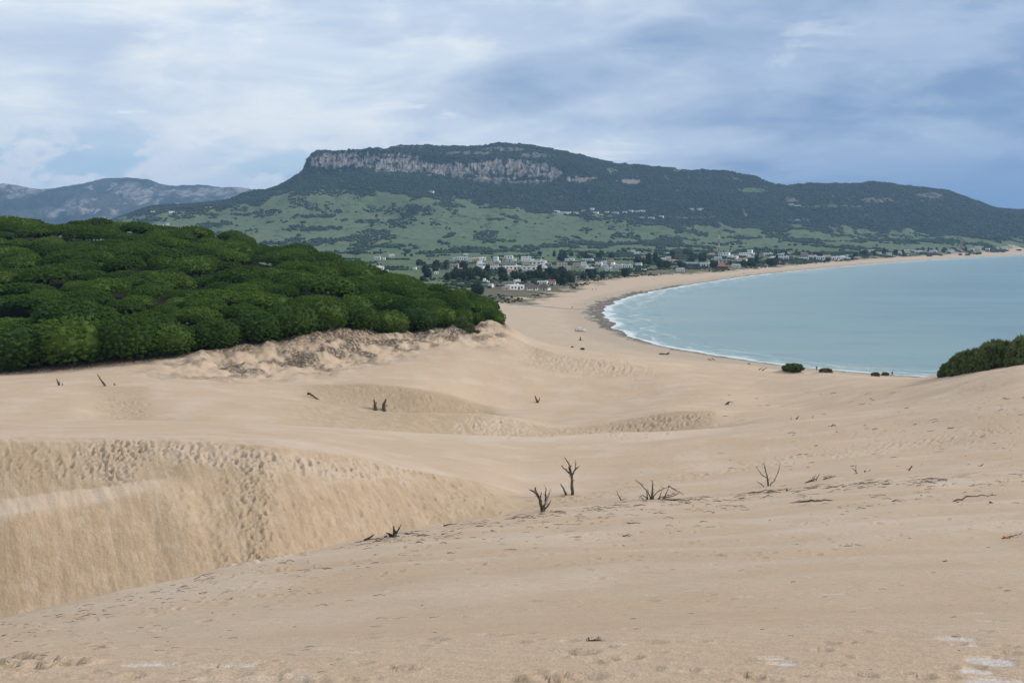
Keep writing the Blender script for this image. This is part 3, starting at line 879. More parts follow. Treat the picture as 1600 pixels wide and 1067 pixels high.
# ================================================================= sea
def simple_grid(name, X, Y, Z, attrs, mat, kind='structure'):
    nr, nc = X.shape
    idx = np.arange(nr * nc).reshape(nr, nc)
    q = np.stack([idx[:-1, :-1].ravel(), idx[:-1, 1:].ravel(), idx[1:, 1:].ravel(), idx[1:, :-1].ravel()], 1)
    me = bpy.data.meshes.new(name)
    me.vertices.add(nr * nc); me.vertices.foreach_set('co', np.stack([X, Y, Z], -1).astype(np.float32).ravel())
    me.loops.add(len(q) * 4); me.loops.foreach_set('vertex_index', q.ravel().astype(np.int32))
    me.polygons.add(len(q)); me.polygons.foreach_set('loop_start', np.arange(0, len(q) * 4, 4, dtype=np.int32))
    me.polygons.foreach_set('loop_total', np.full(len(q), 4, np.int32))
    me.polygons.foreach_set('use_smooth', np.ones(len(q), bool))
    me.update(calc_edges=True)
    for nm, arr in attrs.items():
        at = me.attributes.new(nm, 'FLOAT_COLOR', 'POINT')
        at.data.foreach_set('color', arr.reshape(-1, 4).astype(np.float32).ravel())
    me.materials.append(mat)
    ob = bpy.data.objects.new(name, me)
    sc.collection.objects.link(ob)
    ob['kind'] = kind
    return ob


sr = np.concatenate([rowset(90, 300, 40), rowset(300, 1200, 420, 1.25), rowset(1200, 4000, 200), rowset(4000, 16000, 30), [16000.]])
scs = np.concatenate([np.linspace(-0.05, 0.5, 620), np.linspace(0.5, 1.7, 40)[1:]])
SXg = sr[:, None] * scs[None, :]; SYg = np.repeat(sr[:, None], len(scs), 1)
sdd, all_ = lf(SHORE, SXg, SYg)
off = -(sdd + wash_line(SXg, SYg))
wsurf = np.interp(SYg.ravel(), [300, 450, 700, 1200, 2500], [7.0, 9.0, 14.0, 16.0, 26.0]).reshape(SYg.shape)
q1 = off / wsurf
# surf relief: small breaking crests following the shore
ph = off / (wsurf * 1.1) + fbm(all_ / 40, off / 60, 3) * 0.9
wave = np.exp(-((np.mod(ph, 1.0) - 0.5) / 0.16) ** 2) * sstep(off, 1, 6) * sstep(off, wsurf * 4.5, wsurf * 2) * 0.35
swell = fbm(SXg / 22, SYg / 30, 3) * 0.12 * sstep(off, 5, 60)
SZ = np.where(off > -4, wave + swell, 0.0)
simple_attr = np.stack([np.clip((off + 20) / 1000, 0, 1), all_ / 1000, q1 / 10 + 0.1, np.clip(wave * 2, 0, 1)], -1)
m, t = new_mat('sea_water')
p = t.pos()
S_ = t.attr('sea'); sq = t.rgb(S_['Color'])
offm = t.sub(t.mul(sq[0], 1000), 20)
q = t.sub(t.mul(sq[2], 10), 1.0)
alg = t.mul(sq[1], 1000)
uv = t.comb(t.mul(alg, 0.035), t.mul(q, 0.9), 0.0)
uv2 = t.comb(t.mul(alg, 0.16), t.mul(q, 2.2), 3.0)
fn = t.noise(uv, 1.0, 5, 0.6, 0.5); fn2 = t.noise(uv2, 1.0, 5, 0.7)
edge_f = t.ss(t.add(q, t.mul(t.sub(fn, 0.5), 1.3)), 0.50, 0.18)
brk = t.mul(t.ss(S_['Alpha'], 0.25, 0.55), t.ss(t.add(t.mul(fn, .6), t.mul(fn2, .4)), 0.46, 0.53))
brk = t.mul(brk, t.ss(q, 3.0, 0.9))
wc = t.noise(t.vmul(p, (0.012, 0.03, 0)), 1.0, 6, 0.7)
caps = t.mul(t.ss(wc, 0.715, 0.735), t.ss(q, 30, 8))
lace = t.mul(t.ss(fn2, 0.50, 0.60), t.ss(q, 2.6, 0.8))
brk = t.mul(brk, 0.6)
foam = t.m('MAXIMUM', t.mul(edge_f, t.ss(fn2, 0.30, 0.48, 0.55, 1)), t.m('MAXIMUM', brk, t.m('MAXIMUM', t.mul(lace, .35), t.mul(caps, .5))), clamp=True)
shal = t.ss(offm, 260, 10)
wcol = t.mix(shal, (0.135, 0.235, 0.265), (0.25, 0.335, 0.315))
wcol = t.mix(t.mul(t.ss(t.noise(t.vmul(p, (0.0035, 0.014, 0)), 1.0, 7, .65), 0.40, 0.60), 0.8), wcol, (0.19, 0.30, 0.31))
wcol = t.mix(t.mul(foam, .8), wcol, (0.72, 0.75, 0.76))
hh = t.add(t.mul(t.noise(t.vmul(p, (0.30, 0.55, 0)), 1.0, 5, 0.62), 0.55), t.mul(t.noise(t.vmul(p, (1.1, 1.8, 0)), 1.0, 4, 0.6), 0.12))
hh = t.add(hh, t.mul(foam, 0.15))
wcol = t.mix(t.mul(t.ss(t.noise(t.vmul(p, (0.012, 0.05, 0)), 1.0, 7, .7), 0.52, 0.66), t.sub(0.35, t.mul(foam, .35))), wcol, (0.08, 0.16, 0.19))
nrm = t.bump(hh, 0.8, 1.0)
bsdf(t, wcol, t.ss(foam, 0.0, 1.0, 0.32, 0.9), nrm, spec=0.5, IOR=1.33)
SEA = simple_grid('sea', SXg, SYg, SZ, {'sea': simple_attr}, m)
# sea surface beside and behind the surveyed bay
print('sea', round(time.time() - T0, 1))

# ================================================================= far mountains
fx = np.linspace(-9500, 1500, 640); fy = np.linspace(7800, 12500, 200)
FXg, FYg = np.meshgrid(fx, fy)
ss_ = FXg / 10500.
skx = [-1200, -300, -100, 0, 30, 60, 95, 130, 165, 200, 225, 240, 255, 275, 300, 320, 335, 350, 370, 410, 450, 520, 620, 800, 1100]
skyy = [330, 300, 292, 286.5, 290, 295, 292, 286, 279, 277, 280, 283, 287, 291, 289, 287, 290, 292, 292, 300, 308, 322, 345, 362, 370]
sx_, sdp = ray(skx, skyy)
zsk = CAM_H - np.interp(ss_.ravel(), sx_, sdp).reshape(ss_.shape) * 10500
prof = np.interp(FYg, [7800, 8600, 9600, 10500, 11500, 12500], [0.02, 0.18, 0.62, 1.0, 0.6, 0.0])
rr1 = fbm(FXg / 1500 + 3, FYg / 2300, 5, 0.5)
rr2 = np.abs(fbm(FXg / 800, FYg / 1500 + 9, 5, 0.55))
FZg = zsk * prof + (rr1 * 170 - rr2 * 300 + 60) * np.sin(np.clip(prof, 0, 1) * np.pi) ** 0.7 + fbm(FXg / 160, FYg / 260, 4, .6) * 14 * prof - 30 * (1 - prof)
m, t = new_mat('far_mountain_ground')
p = t.pos()
cov = t.mix(t.ss(t.noise(p, 0.0022, 6, .65), 0.40, 0.62), (0.030, 0.040, 0.030), (0.085, 0.085, 0.06))
pxz = t.xyz(p)
pk = t.add(t.noise(t.vmul(p, (1, .6, .9)), 0.006, 6, .7), t.mul(t.noise(p, 0.0011, 2, .5), 0.35))
cov = t.mix(t.ss(pk, 0.70, 0.78), cov, (0.33, 0.30, 0.27))
frk = t.rgb(t.attr('rock')['Color'])[0]
cov = t.mix(t.mul(frk, t.ss(t.noise(t.vmul(p, (1, .4, .5)), 0.010, 6, .72), 0.42, 0.56)), cov, (0.30, 0.28, 0.26))
bsdf(t, cov, 0.95, t.bump(t.noise(p, 0.01, 6, .7), 1.0, 60.0), spec=0.1)
fpx, fpy = proj(FXg, FYg, FZg)
fr_ = np.zeros_like(FXg)
for (x, y, rx, ry) in [(205, 300, 26, 16), (222, 303, 16, 10), (120, 318, 22, 9), (85, 333, 25, 8), (250, 322, 10, 14), (180, 330, 8, 8), (300, 305, 26, 10), (30, 300, 30, 10), (345, 300, 20, 7)]:
    fr_ = np.maximum(fr_, np.clip(1.25 - ((fpx - x) / rx) ** 2 - ((fpy - y) / ry) ** 2, 0, 1))
simple_grid('far_mountains', FXg, FYg, FZg, {'rock': np.stack([fr_] * 4, -1)}, m)
# ================================================================= helpers for objects
def link(ob):
    sc.collection.objects.link(ob)
    return ob


def mesh_np(name, V, Fc, mat, cols=None, smooth=False, parent=None):
    """V (n,3), Fc: list/array of tris or quads"""
    me = bpy.data.meshes.new(name)
    V = np.asarray(V, np.float32)
    if isinstance(Fc, np.ndarray):
        k = Fc.shape[1]
        me.vertices.add(len(V)); me.vertices.foreach_set('co', V.ravel())
        me.loops.add(len(Fc) * k); me.loops.foreach_set('vertex_index', Fc.astype(np.int32).ravel())
        me.polygons.add(len(Fc)); me.polygons.foreach_set('loop_start', np.arange(0, len(Fc) * k, k, dtype=np.int32))
        me.polygons.foreach_set('loop_total', np.full(len(Fc), k, np.int32))
        me.polygons.foreach_set('use_smooth', np.full(len(Fc), smooth, bool))
        me.update(calc_edges=True)
    else:
        me.from_pydata([tuple(map(float, v)) for v in V], [], Fc)
        for p_ in me.polygons: p_.use_smooth = smooth
    if cols is not None:
        at = me.attributes.new('tint', 'FLOAT', 'POINT')
        at.data.foreach_set('value', np.asarray(cols, np.float32))
    me.materials.append(mat)
    ob = link(bpy.data.objects.new(name, me))
    if parent is not None: ob.parent = parent
    return ob


def tag(o_, label=None, cat=None, group=None, kind=None):
    if label: o_['label'] = label
    if cat: o_['category'] = cat
    if group: o_['group'] = group
    if kind: o_['kind'] = kind
    return o_


def thing(name, label, cat, loc=(0, 0, 0), rz=0, group=None):
    o_ = link(bpy.data.objects.new(name, None))
    o_.location = loc; o_.rotation_euler = (0, 0, rz)
    o_.empty_display_size = 0.3
    return tag(o_, label, cat, group)


def dup(root, loc, rz=0, scale=(1, 1, 1), label=None, group=None):
    def cp(o_, par):
        c_ = o_.copy(); link(c_); c_.parent = par
        for ch in kids[o_.name]: cp(ch, c_)
        return c_
    kids = {}

    def reg(o_):
        kids[o_.name] = list(o_.children)
        for ch in kids[o_.name]: reg(ch)
    reg(root)
    r_ = cp(root, None)
    r_.location = loc; r_.rotation_euler = (0, 0, rz); r_.scale = scale
    if label: r_['label'] = label
    if group: r_['group'] = group
    return r_


def ico(sub):
    b_ = bmesh.new(); bmesh.ops.create_icosphere(b_, subdivisions=sub, radius=1.0)
    V = np.array([v.co[:] for v in b_.verts]); Fq = np.array([[v.index for v in f.verts] for f in b_.faces]); b_.free()
    return V, Fq


ICO = {k: ico(k) for k in (1, 2, 3)}


def tube(pts, radii, sides=7, rs=None, wob=0.0):
    """tapered limb along a polyline -> (V, quads list)"""
    V = []; Q = []
    pts = [Vector(p_) for p_ in pts]
    n = len(pts)
    for i, p_ in enumerate(pts):
        a = pts[max(i - 1, 0)]; b = pts[min(i + 1, n - 1)]
        tdir = (b - a).normalized() if (b - a).length > 1e-9 else Vector((0, 0, 1))
        u_ = tdir.cross(Vector((0.31, 0.95, 0.12))).normalized(); v_ = tdir.cross(u_)
        for k in range(sides):
            an = 2 * math.pi * k / sides
            rr = radii[i] * (1 + (rs.uniform(-wob, wob) if rs is not None else 0))
            V.append(p_ + (u_ * math.cos(an) + v_ * math.sin(an)) * rr)
    for i in range(n - 1):
        for k in range(sides):
            a = i * sides + k; b = i * sides + (k + 1) % sides
            Q.append((a, b, b + sides, a + sides))
    Q.append(tuple(range(sides - 1, -1, -1)))
    Q.append(tuple(range((n - 1) * sides, n * sides)))
    return V, Q


class MB:
    def __init__(s): s.V = []; s.F = []

    def add(s, V, Fq):
        o_ = len(s.V); s.V += [tuple(v) for v in V]; s.F += [tuple(i + o_ for i in f) for f in Fq]
        return s

    def box(s, x0, x1, y0, y1, z0, z1):
        return s.add([(x0, y0, z0), (x1, y0, z0), (x1, y1, z0), (x0, y1, z0), (x0, y0, z1), (x1, y0, z1), (x1, y1, z1), (x0, y1, z1)],
                     [(0, 3, 2, 1), (4, 5, 6, 7), (0, 1, 5, 4), (1, 2, 6, 5), (2, 3, 7, 6), (3, 0, 4, 7)])

    def build(s, name, mat, parent=None, smooth=False):
        return mesh_np(name, s.V, s.F, mat, smooth=smooth, parent=parent)


def simple_mat(name, c1, c2=None, scale=2.0, rough=0.85, spec=0.2, bumpd=0.0, objv=0.0):
    m_, t_ = new_mat(name)
    tc = t_.n('ShaderNodeTexCoord').outputs['Object']
    c = c1
    if c2 is not None:
        c = t_.mix(t_.ss(t_.noise(tc, scale, 4, .65), 0.35, 0.65), c1, c2)
    nr_ = t_.bump(t_.noise(tc, scale * 3, 4, .65), 0.7, bumpd) if bumpd else None
    bsdf(t_, c, rough, nr_, spec)
    return m_


def leaf_mat(name, dark, light, warm, rnd=0.35):
    m_, t_ = new_mat(name)
    ti = t_.attr('tint')['Fac']
    oi = t_.n('ShaderNodeObjectInfo').outputs['Random']
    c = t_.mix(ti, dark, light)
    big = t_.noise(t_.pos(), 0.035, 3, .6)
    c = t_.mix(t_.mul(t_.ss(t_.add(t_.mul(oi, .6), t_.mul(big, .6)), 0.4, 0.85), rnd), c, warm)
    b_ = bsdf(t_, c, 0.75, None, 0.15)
    return m_


M_PINE = leaf_mat('pine_needles', (0.016, 0.034, 0.004), (0.092, 0.185, 0.020), (0.125, 0.192, 0.026), 0.5)
M_SHRUB = leaf_mat('shrub_leaves', (0.032, 0.048, 0.015), (0.175, 0.225, 0.075), (0.19, 0.21, 0.09), 0.4)
M_DRYSH = leaf_mat('dry_shrub_leaves', (0.070, 0.060, 0.032), (0.23, 0.20, 0.12), (0.25, 0.20, 0.13), 0.5)
M_TREE = leaf_mat('tree_leaves', (0.009, 0.022, 0.012), (0.030, 0.058, 0.028), (0.044, 0.062, 0.030), 0.5)
M_WOOD = leaf_mat('wood_leaves', (0.016, 0.032, 0.019), (0.028, 0.050, 0.027), (0.034, 0.052, 0.028), 0.4)
M_BARK = simple_mat('pine_bark', (0.055, 0.045, 0.038), (0.12, 0.10, 0.085), 3.0, bumpd=0.05)
M_DEAD = simple_mat('dead_wood', (0.034, 0.028, 0.023), (0.15, 0.128, 0.105), 6.0, bumpd=0.03)
M_GREYW = simple_mat('bleached_wood', (0.20, 0.18, 0.16), (0.40, 0.37, 0.33), 6.0, bumpd=0.02)


def rot_to(nv):
    """batch of rotation matrices taking +Z to unit vectors nv"""
    up = np.where(np.abs(nv[:, 2:3]) < 0.95, np.array([[0, 0, 1.0]]), np.array([[1.0, 0, 0]]))
    x = np.cross(up, nv); x /= np.linalg.norm(x, axis=1, keepdims=True)
    y = np.cross(nv, x)
    return np.stack([x, y, nv], -1)


def tufts(P, N, size, rs, blades=4, spread=0.75):
    n = len(P)
    Rm = rot_to(N)
    V = []; T = []; tint = []
    tt = rs.rand(n)
    for b_ in range(blades):
        an = rs.rand(n) * 6.283; sp = spread * rs.uniform(.5, 1.3, n); sz = size * rs.uniform(.6, 1.35, n)
        dirn = np.stack([np.cos(an) * np.sin(sp), np.sin(an) * np.sin(sp), np.cos(sp)], -1)
        perp = np.stack([-np.sin(an), np.cos(an), np.zeros(n)], -1)
        a = -perp * (sz * .22)[:, None]; c = perp * (sz * .22)[:, None]; tip = dirn * sz[:, None]
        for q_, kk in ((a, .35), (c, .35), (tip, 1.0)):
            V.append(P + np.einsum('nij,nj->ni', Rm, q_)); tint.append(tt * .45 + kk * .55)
    V = np.stack(V, 1).reshape(-1, 3); tint = np.stack(tint, 1).ravel()
    Fq = np.arange(len(V)).reshape(-1, 3)
    return V, Fq, tint


def make_crown(rs, ncush, base, dome, rad, csize, ntuft, tsize, low=0.0, blades=4, bumps=4, rough=.5, rag=.07, inner=.93):
    """canopy: a few broad boughs merged into one dome, covered with foliage cushions and tufts (metres).
    low: how far below its widest line the foliage reaches, as a share of the dome height"""
    Vs = []; Fs = []; Ts = []; off = 0
    iv, if_ = ICO[1]
    hh = dome - base
    B_ = [(0, 0, rad * .86, hh)]
    for i in range(bumps):
        a = i * 6.283 / bumps + rs.uniform(-.4, .4); q_ = rad * rs.uniform(.36, .55)
        B_.append((q_ * math.cos(a), q_ * math.sin(a), rad * rs.uniform(.42, .56), hh * rs.uniform(.66, .96)))
    per = [int(ncush * .34)] + [int(ncush * .66 / bumps)] * bumps
    C_all = []
    for (cx, cy, br, bh), n in zip(B_, per):
        k = np.arange(n) + .5
        ct = 1 - k / n * (1 + low); a = k * 2.39996 + rs.rand() * 6
        st = np.sqrt(np.clip(1 - ct * ct, 0, 1))
        N = np.stack([st * np.cos(a), st * np.sin(a), ct], -1)
        N += rs.uniform(-rag, rag, N.shape); 
        P_ = np.array([cx, cy, base]) + N * np.array([br, br, bh])
        C_all.append(np.concatenate([P_, N], 1))
    # solid inner boughs, so that no sky shows through the dome
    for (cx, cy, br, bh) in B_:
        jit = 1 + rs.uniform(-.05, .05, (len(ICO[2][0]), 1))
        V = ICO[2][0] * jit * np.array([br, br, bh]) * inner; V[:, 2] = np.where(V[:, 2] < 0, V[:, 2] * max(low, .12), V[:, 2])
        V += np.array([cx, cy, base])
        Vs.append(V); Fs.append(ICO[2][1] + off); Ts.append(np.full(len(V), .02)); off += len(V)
    A_ = np.concatenate(C_all); Pc, N = A_[:, :3], A_[:, 3:]
    keep = np.ones(len(Pc), bool)
    for (cx, cy, br, bh) in B_:
        dz = np.where(Pc[:, 2] < base, 1.0, bh)
        keep &= ((Pc[:, 0] - cx) ** 2 + (Pc[:, 1] - cy) ** 2) / (br * .84) ** 2 + ((Pc[:, 2] - base) / dz / .84) ** 2 > 1
    Pc, N = Pc[keep], N[keep]; n = len(Pc)
    N = N * np.array([1, 1, rad / hh]); N /= np.linalg.norm(N, axis=1, keepdims=True)
    rr = csize * rs.uniform(.6, 1.35, n)
    jit = 1 + rs.uniform(-.15, .15, (n, len(iv)))
    V = Pc[:, None, :] + iv[None] * (rr[:, None] * jit)[:, :, None] * np.array([1, 1, .62])
    Fq = (if_[None] + (np.arange(n) * len(iv))[:, None, None]).reshape(-1, 3) + off
    Vs.append(V.reshape(-1, 3)); Fs.append(Fq); ct_ = rs.rand(n)
    Ts.append(np.clip(0.15 + rough * .5 * ct_[:, None] + 0.0 * iv[None, :, 2], 0, 1).ravel()); off += n * len(iv)
    m_ = n * ntuft
    k = rs.randint(0, n, m_)
    Nn = rs.randn(m_, 3) * .75 + N[k]; Nn /= np.linalg.norm(Nn, axis=1, keepdims=True)
    P_ = Pc[k] + Nn * rr[k][:, None] * np.array([1, 1, .62]) * 0.92
    Nt = Nn + np.array([0, 0, .7]); Nt /= np.linalg.norm(Nt, axis=1, keepdims=True)
    V, Fq, ti = tufts(P_, Nt, tsize, rs, blades)
    ti = np.clip(ti * (1 - rough * .5) + rough * .5 * np.repeat(ct_[k], blades * 3), 0, 1)
    Vs.append(V); Fs.append(Fq + off); Ts.append(ti); off += len(V)
    return np.concatenate(Vs), np.concatenate(Fs), np.concatenate(Ts)


def make_trunk(rs, h, r, spread, limbs=6):
    b_ = MB()
    lean = Vector((rs.uniform(-.6, .6), rs.uniform(-.6, .6), 0))
    fork = h * .55
    b_.add(*tube([(0, 0, -1.2), lean * .1 + Vector((0, 0, h * .2)), lean * .5 + Vector((0, 0, h * .4)), lean + Vector((0, 0, fork))], [r * 1.25, r, r * .85, r * .75], 8, rs, .1))
    for i in range(limbs):
        a = i * 6.283 / limbs + rs.uniform(-.4, .4); q = spread * rs.uniform(.5, .8)
        dr = Vector((math.cos(a), math.sin(a), 0))
        b_.add(*tube([lean + Vector((0, 0, fork - .15)), lean + dr * q * .35 + Vector((0, 0, fork + h * .18)), lean + dr * q + Vector((0, 0, fork + h * .36))], [r * .5, r * .33, r * .14], 6, rs, .1))
    return b_


# ================================================================= pine wood
rsn = np.random.RandomState(21)
protos = []
for k in range(7):
    root = thing('umbrella_pine', 'umbrella pine with a rounded green crown inside the dense pine wood', 'tree', group='umbrella pines of the wood')
    rad = rsn.uniform(6.7, 7.7)
    V, Fq, ti = make_crown(rsn, 720, 5.6, 8.4, rad, 0.34, 11, 0.26, low=.24, bumps=[4, 6, 8][k % 3], rag=.10)
    mesh_np('crown', V, Fq, M_PINE, ti, False, root)
    make_trunk(rsn, 8.0, .28, 5.5).build('trunk', M_BARK, root, True)
    protos.append(root)
fronts = []
for k in range(5):
    root = thing('umbrella_pine', 'umbrella pine with foliage down to the sand', 'tree', group='umbrella pines of the wood')
    V, Fq, ti = make_crown(rsn, 900, 3.6, 7.8, 6.9, 0.33, 11, 0.26, low=.75, bumps=[6, 8, 9][k % 3], rag=.12)
    mesh_np('crown', V, Fq, M_PINE, ti, False, root)
    make_trunk(rsn, 7.4, .28, 5.5).build('trunk', M_BARK, root, True)
    fronts.append(root)
toeY = lambda X, Y: float(np.interp(X / Y, ST, toe[0]))
ridY = lambda X, Y: float(np.interp(X / Y, ST, ridge[0]))
cands = []
# the row that overhangs the sand
frow = []
fx_ = [(-60, 592, 1.5), (14, 584, .5), (40, 580, 1.15), (118, 577, 1.35), (205, 566, 1.15), (270, 560, .95), (338, 551, .9), (405, 535, .95), (455, 528, 1.0), (505, 516, .95),
       (560, 510, .8), (610, 514, .8), (652, 505, .85), (690, 500, .7), (722, 498, .55), (746, 498, .45), (764, 499, .36), (777, 500, .26)]
for (x_, y_, s_) in fx_:
    sx = float(ray(x_, y_)[0])
    yt = float(np.interp(sx, ST, toe[0])) + 4.2 * s_ + (2 if x_ < 700 else 0)
    frow.append((sx * yt, yt, s_, x_))
pts_ = [(a, b, 10.0 * c) for a, b, c, _ in frow]
tries = 0
inner = []
while tries < 26000:
    tries += 1
    Yc = rsn.uniform(225, 560); s_ = rsn.uniform(-.56, 0.01)
    if rsn.rand() > Yc / 560: continue
    Xc = s_ * Yc
    yt, yr = float(np.interp(s_, ST, toe[0])), float(np.interp(s_, ST, ridge[0]))
    if Yc < yt + 8 or Yc > yr + 8 or s_ > s785c - .010: continue
    if s_ > -0.03 and Yc < yt + 6: continue
    sc_ = rsn.uniform(.68, 1.3) * (1 - .50 * sstep(s_, -.10, -.015))
    dmin = 11.2 * sc_
    # two gaps in the canopy
    gx_p, gy_p = proj(Xc, Yc, zat(Xc, Yc) + 5)
    if (abs(gx_p - 292) < 22 and abs(gy_p - 448) < 13) or (abs(gx_p - 408) < 24 and abs(gy_p - 416) < 9) or (abs(gx_p - 8) < 20 and abs(gy_p - 492) < 12): continue
    ok = True
    for (a, b, d_) in pts_:
        if (a - Xc) ** 2 + (b - Yc) ** 2 < ((d_ + dmin) / 2) ** 2:
            ok = False; break
    if ok:
        pts_.append((Xc, Yc, dmin)); inner.append((Xc, Yc, sc_))
print('pines', len(inner), len(frow), max(q_[1] for q_ in inner))
inner.sort(key=lambda q_: q_[1]); inner = inner[:282]
ORD = ['first', 'second', 'third', 'fourth', 'fifth', 'sixth', 'seventh', 'eighth', 'ninth', 'tenth', 'eleventh', 'twelfth', 'thirteenth', 'fourteenth', 'fifteenth', 'sixteenth',
       'seventeenth', 'eighteenth', 'nineteenth', 'twentieth'] + ['twenty-' + q_ for q_ in ['first', 'second', 'third', 'fourth', 'fifth', 'sixth', 'seventh', 'eighth', 'ninth']] + ['thirtieth'] + \
      ['thirty-' + q_ for q_ in ['first', 'second', 'third', 'fourth', 'fifth', 'sixth', 'seventh', 'eighth', 'ninth']] + ['fortieth'] + ['forty-' + q_ for q_ in ['first', 'second', 'third', 'fourth', 'fifth', 'sixth', 'seventh', 'eighth', 'ninth']]
used_p = set()
for i, (Xc, Yc, s_) in enumerate(inner):
    pr = i % len(protos)
    fr_ = Yc < toeY(Xc, Yc) + 17
    src = fronts[i % len(fronts)] if fr_ else protos[pr]
    zz = zat(Xc, Yc)
    hs = s_ ** .6 * rsn.uniform(.78, 1.22)
    ax = rsn.uniform(.84, 1.2)
    ux, uy = proj(Xc, Yc, zz + 8)
    top = Yc > ridY(Xc, Yc) - 22
    reg = ('pine of the wood with its crown on the skyline of the wooded hill' if top else
           'pine behind the front row with dense crown merging into its neighbours' if fr_ else
           'pine in the right-hand tongue of the wood narrowing toward the beach' if ux > 560 else
           'pine deep in the wood, its domed crown among many alike')
    if src.name in used_p:
        o_ = dup(src, (Xc, Yc, zz), rsn.uniform(0, 6.28), (s_ * ax, s_ / ax, hs), reg)
        o_.rotation_euler = (rsn.uniform(-.1, .1), rsn.uniform(-.1, .1), rsn.uniform(0, 6.28))
    else:
        used_p.add(src.name)
        src.location = (Xc, Yc, zz); src.scale = (s_, s_, hs); src.rotation_euler = (0, 0, rsn.uniform(0, 6.28)); src['label'] = reg
vis = [q_ for q_ in frow if q_[3] >= 0]
for i, (Xc, Yc, s_, x_) in enumerate(sorted(frow, key=lambda q_: q_[3])):
    lab = 'umbrella pine at the sand edge, ' + ('beyond the left picture edge' if x_ < 0 else
          ('small leftmost of the front row' if x_ == 14 else ORD[i - 1] + ' from the left in the front row'))
    dup(fronts[(i * 2) % len(fronts)], (Xc, Yc, zat(Xc, Yc) - .2), rsn.uniform(0, 6.28), (s_, s_, s_ * rsn.uniform(.95, 1.1)), lab)
print('wood', round(time.time() - T0, 1))

# ================================================================= dead wood on the dunes
def deadwood(name, label, cat, base, limbs, rbase, mat=M_DEAD, group=None, seed=1, ymin=2.0, pale=(), twig=0):
    """limbs: polylines of photo pixels; the first is the trunk, the others its branches"""
    rs = np.random.RandomState(seed)
    X, Y, Z = hit(base[0], base[1], ymin)
    k = Y / FPX
    root = thing(name, label, cat, (X, Y, Z), 0, group)
    for li, L in enumerate(limbs):
        n = len(L); dpt = 0; P_ = []
        dd = rs.uniform(-.5, .5)
        dens = []
        for i in range(n - 1):
            for q_ in range(3):
                f = q_ / 3
                dens.append((L[i][0] * (1 - f) + L[i + 1][0] * f, L[i][1] * (1 - f) + L[i + 1][1] * f))
        dens.append(L[-1])
        tot = len(dens)
        l0 = math.hypot(L[-1][0] - L[0][0], L[-1][1] - L[0][1]) * k
        for i, (x, y) in enumerate(dens):
            f = i / (tot - 1)
            jit = 0.018 * l0 if 0 < i < tot - 1 else 0
            P_.append(((x - base[0]) * k + rs.uniform(-1, 1) * jit, f * dd * l0 * .6 + rs.uniform(-1, 1) * jit, (base[1] - y) * k + rs.uniform(-1, 1) * jit))
        if li == 0 or abs(L[0][1] - base[1]) < 3: P_[0] = (P_[0][0], P_[0][1], P_[0][2] - .25)
        r0 = rbase * (1 if li == 0 else rs.uniform(.42, .62)); rl = [r0 * (1 - .72 * (i / (tot - 1))) for i in range(tot)]
        b_ = MB().add(*tube(P_, rl, 7, rs, .16))
        for q_ in range(twig):
            j = rs.randint(tot // 3, tot)
            p0 = Vector(P_[j]); dv = Vector((rs.uniform(-1, 1), rs.uniform(-1, 1), rs.uniform(.1, 1))).normalized() * l0 * rs.uniform(.08, .22)
            b_.add(*tube([p0, p0 + dv * .5 + Vector((0, 0, .02)), p0 + dv], [rl[j] * .5, rl[j] * .35, rl[j] * .15], 4))
        b_.build('trunk' if li == 0 else 'branch', M_GREYW if li in pale else mat, root, True)
    return root


deadwood('dead_tree', 'tall dark dead tree trunk with forked bare branches standing in the dune hollow', 'dead tree', (894.5, 773),
         [[(894.5, 773), (894, 757), (894, 742), (892, 736)], [(893, 742), (886, 734), (880, 729), (876, 725)], [(892, 738), (890, 726), (886, 718), (882, 712)],
          [(895, 740), (899, 731), (900, 720)], [(898, 733), (902, 729), (905, 726)], [(892, 740), (889, 731), (888, 727)]], .165, seed=3, ymin=62, twig=6)
deadwood('dead_stump', 'thin leaning dead stump just left of the tall dead tree', 'stump', (885, 773), [[(885, 773), (881, 765), (876, 756)]], .12, seed=4, ymin=62, twig=1)
deadwood('dead_tree', 'low dead tree of several splayed trunks with one bleached branch on the crest', 'dead tree', (848, 799),
         [[(848, 799), (846, 788), (843, 777), (838, 768), (836, 758)], [(840, 772), (833, 766), (827, 763)], [(849, 799), (852, 785), (853, 772), (853, 762)],
          [(852, 788), (857, 774), (861, 764)], [(848, 798), (855, 791), (861, 782)], [(844, 778), (846, 768)]], .10, seed=5, ymin=46, pale=(3,), twig=4)
deadwood('dead_bush', 'wide dead bush of arching bare branches along the crest', 'dead bush', (1017, 780),
         [[(1019, 780), (1020, 766), (1020, 752)], [(1013, 780), (1009, 765), (1000, 755), (992, 750)], [(1019, 778), (1026, 768), (1036, 761), (1048, 757)],
          [(1044, 758), (1056, 764), (1068, 771)], [(1006, 780), (1001, 777)], [(1030, 780), (1034, 768)], [(1038, 779), (1046, 760)], [(1024, 780), (1040, 774), (1058, 770)], [(1013, 779), (1004, 773), (998, 776)],
          [(1018, 780), (1012, 768), (1010, 763)], [(1030, 779), (1052, 776), (1062, 772)]], .065, seed=6, ymin=48, twig=7)
deadwood('dead_bush', 'small broken dead bush left of the wide dead bush', 'dead bush', (971, 782), [[(971, 782), (967, 775), (963, 767)], [(971, 782), (976, 779), (981, 781)], [(969, 779), (971, 772)]], .055, seed=7, ymin=46, twig=4)
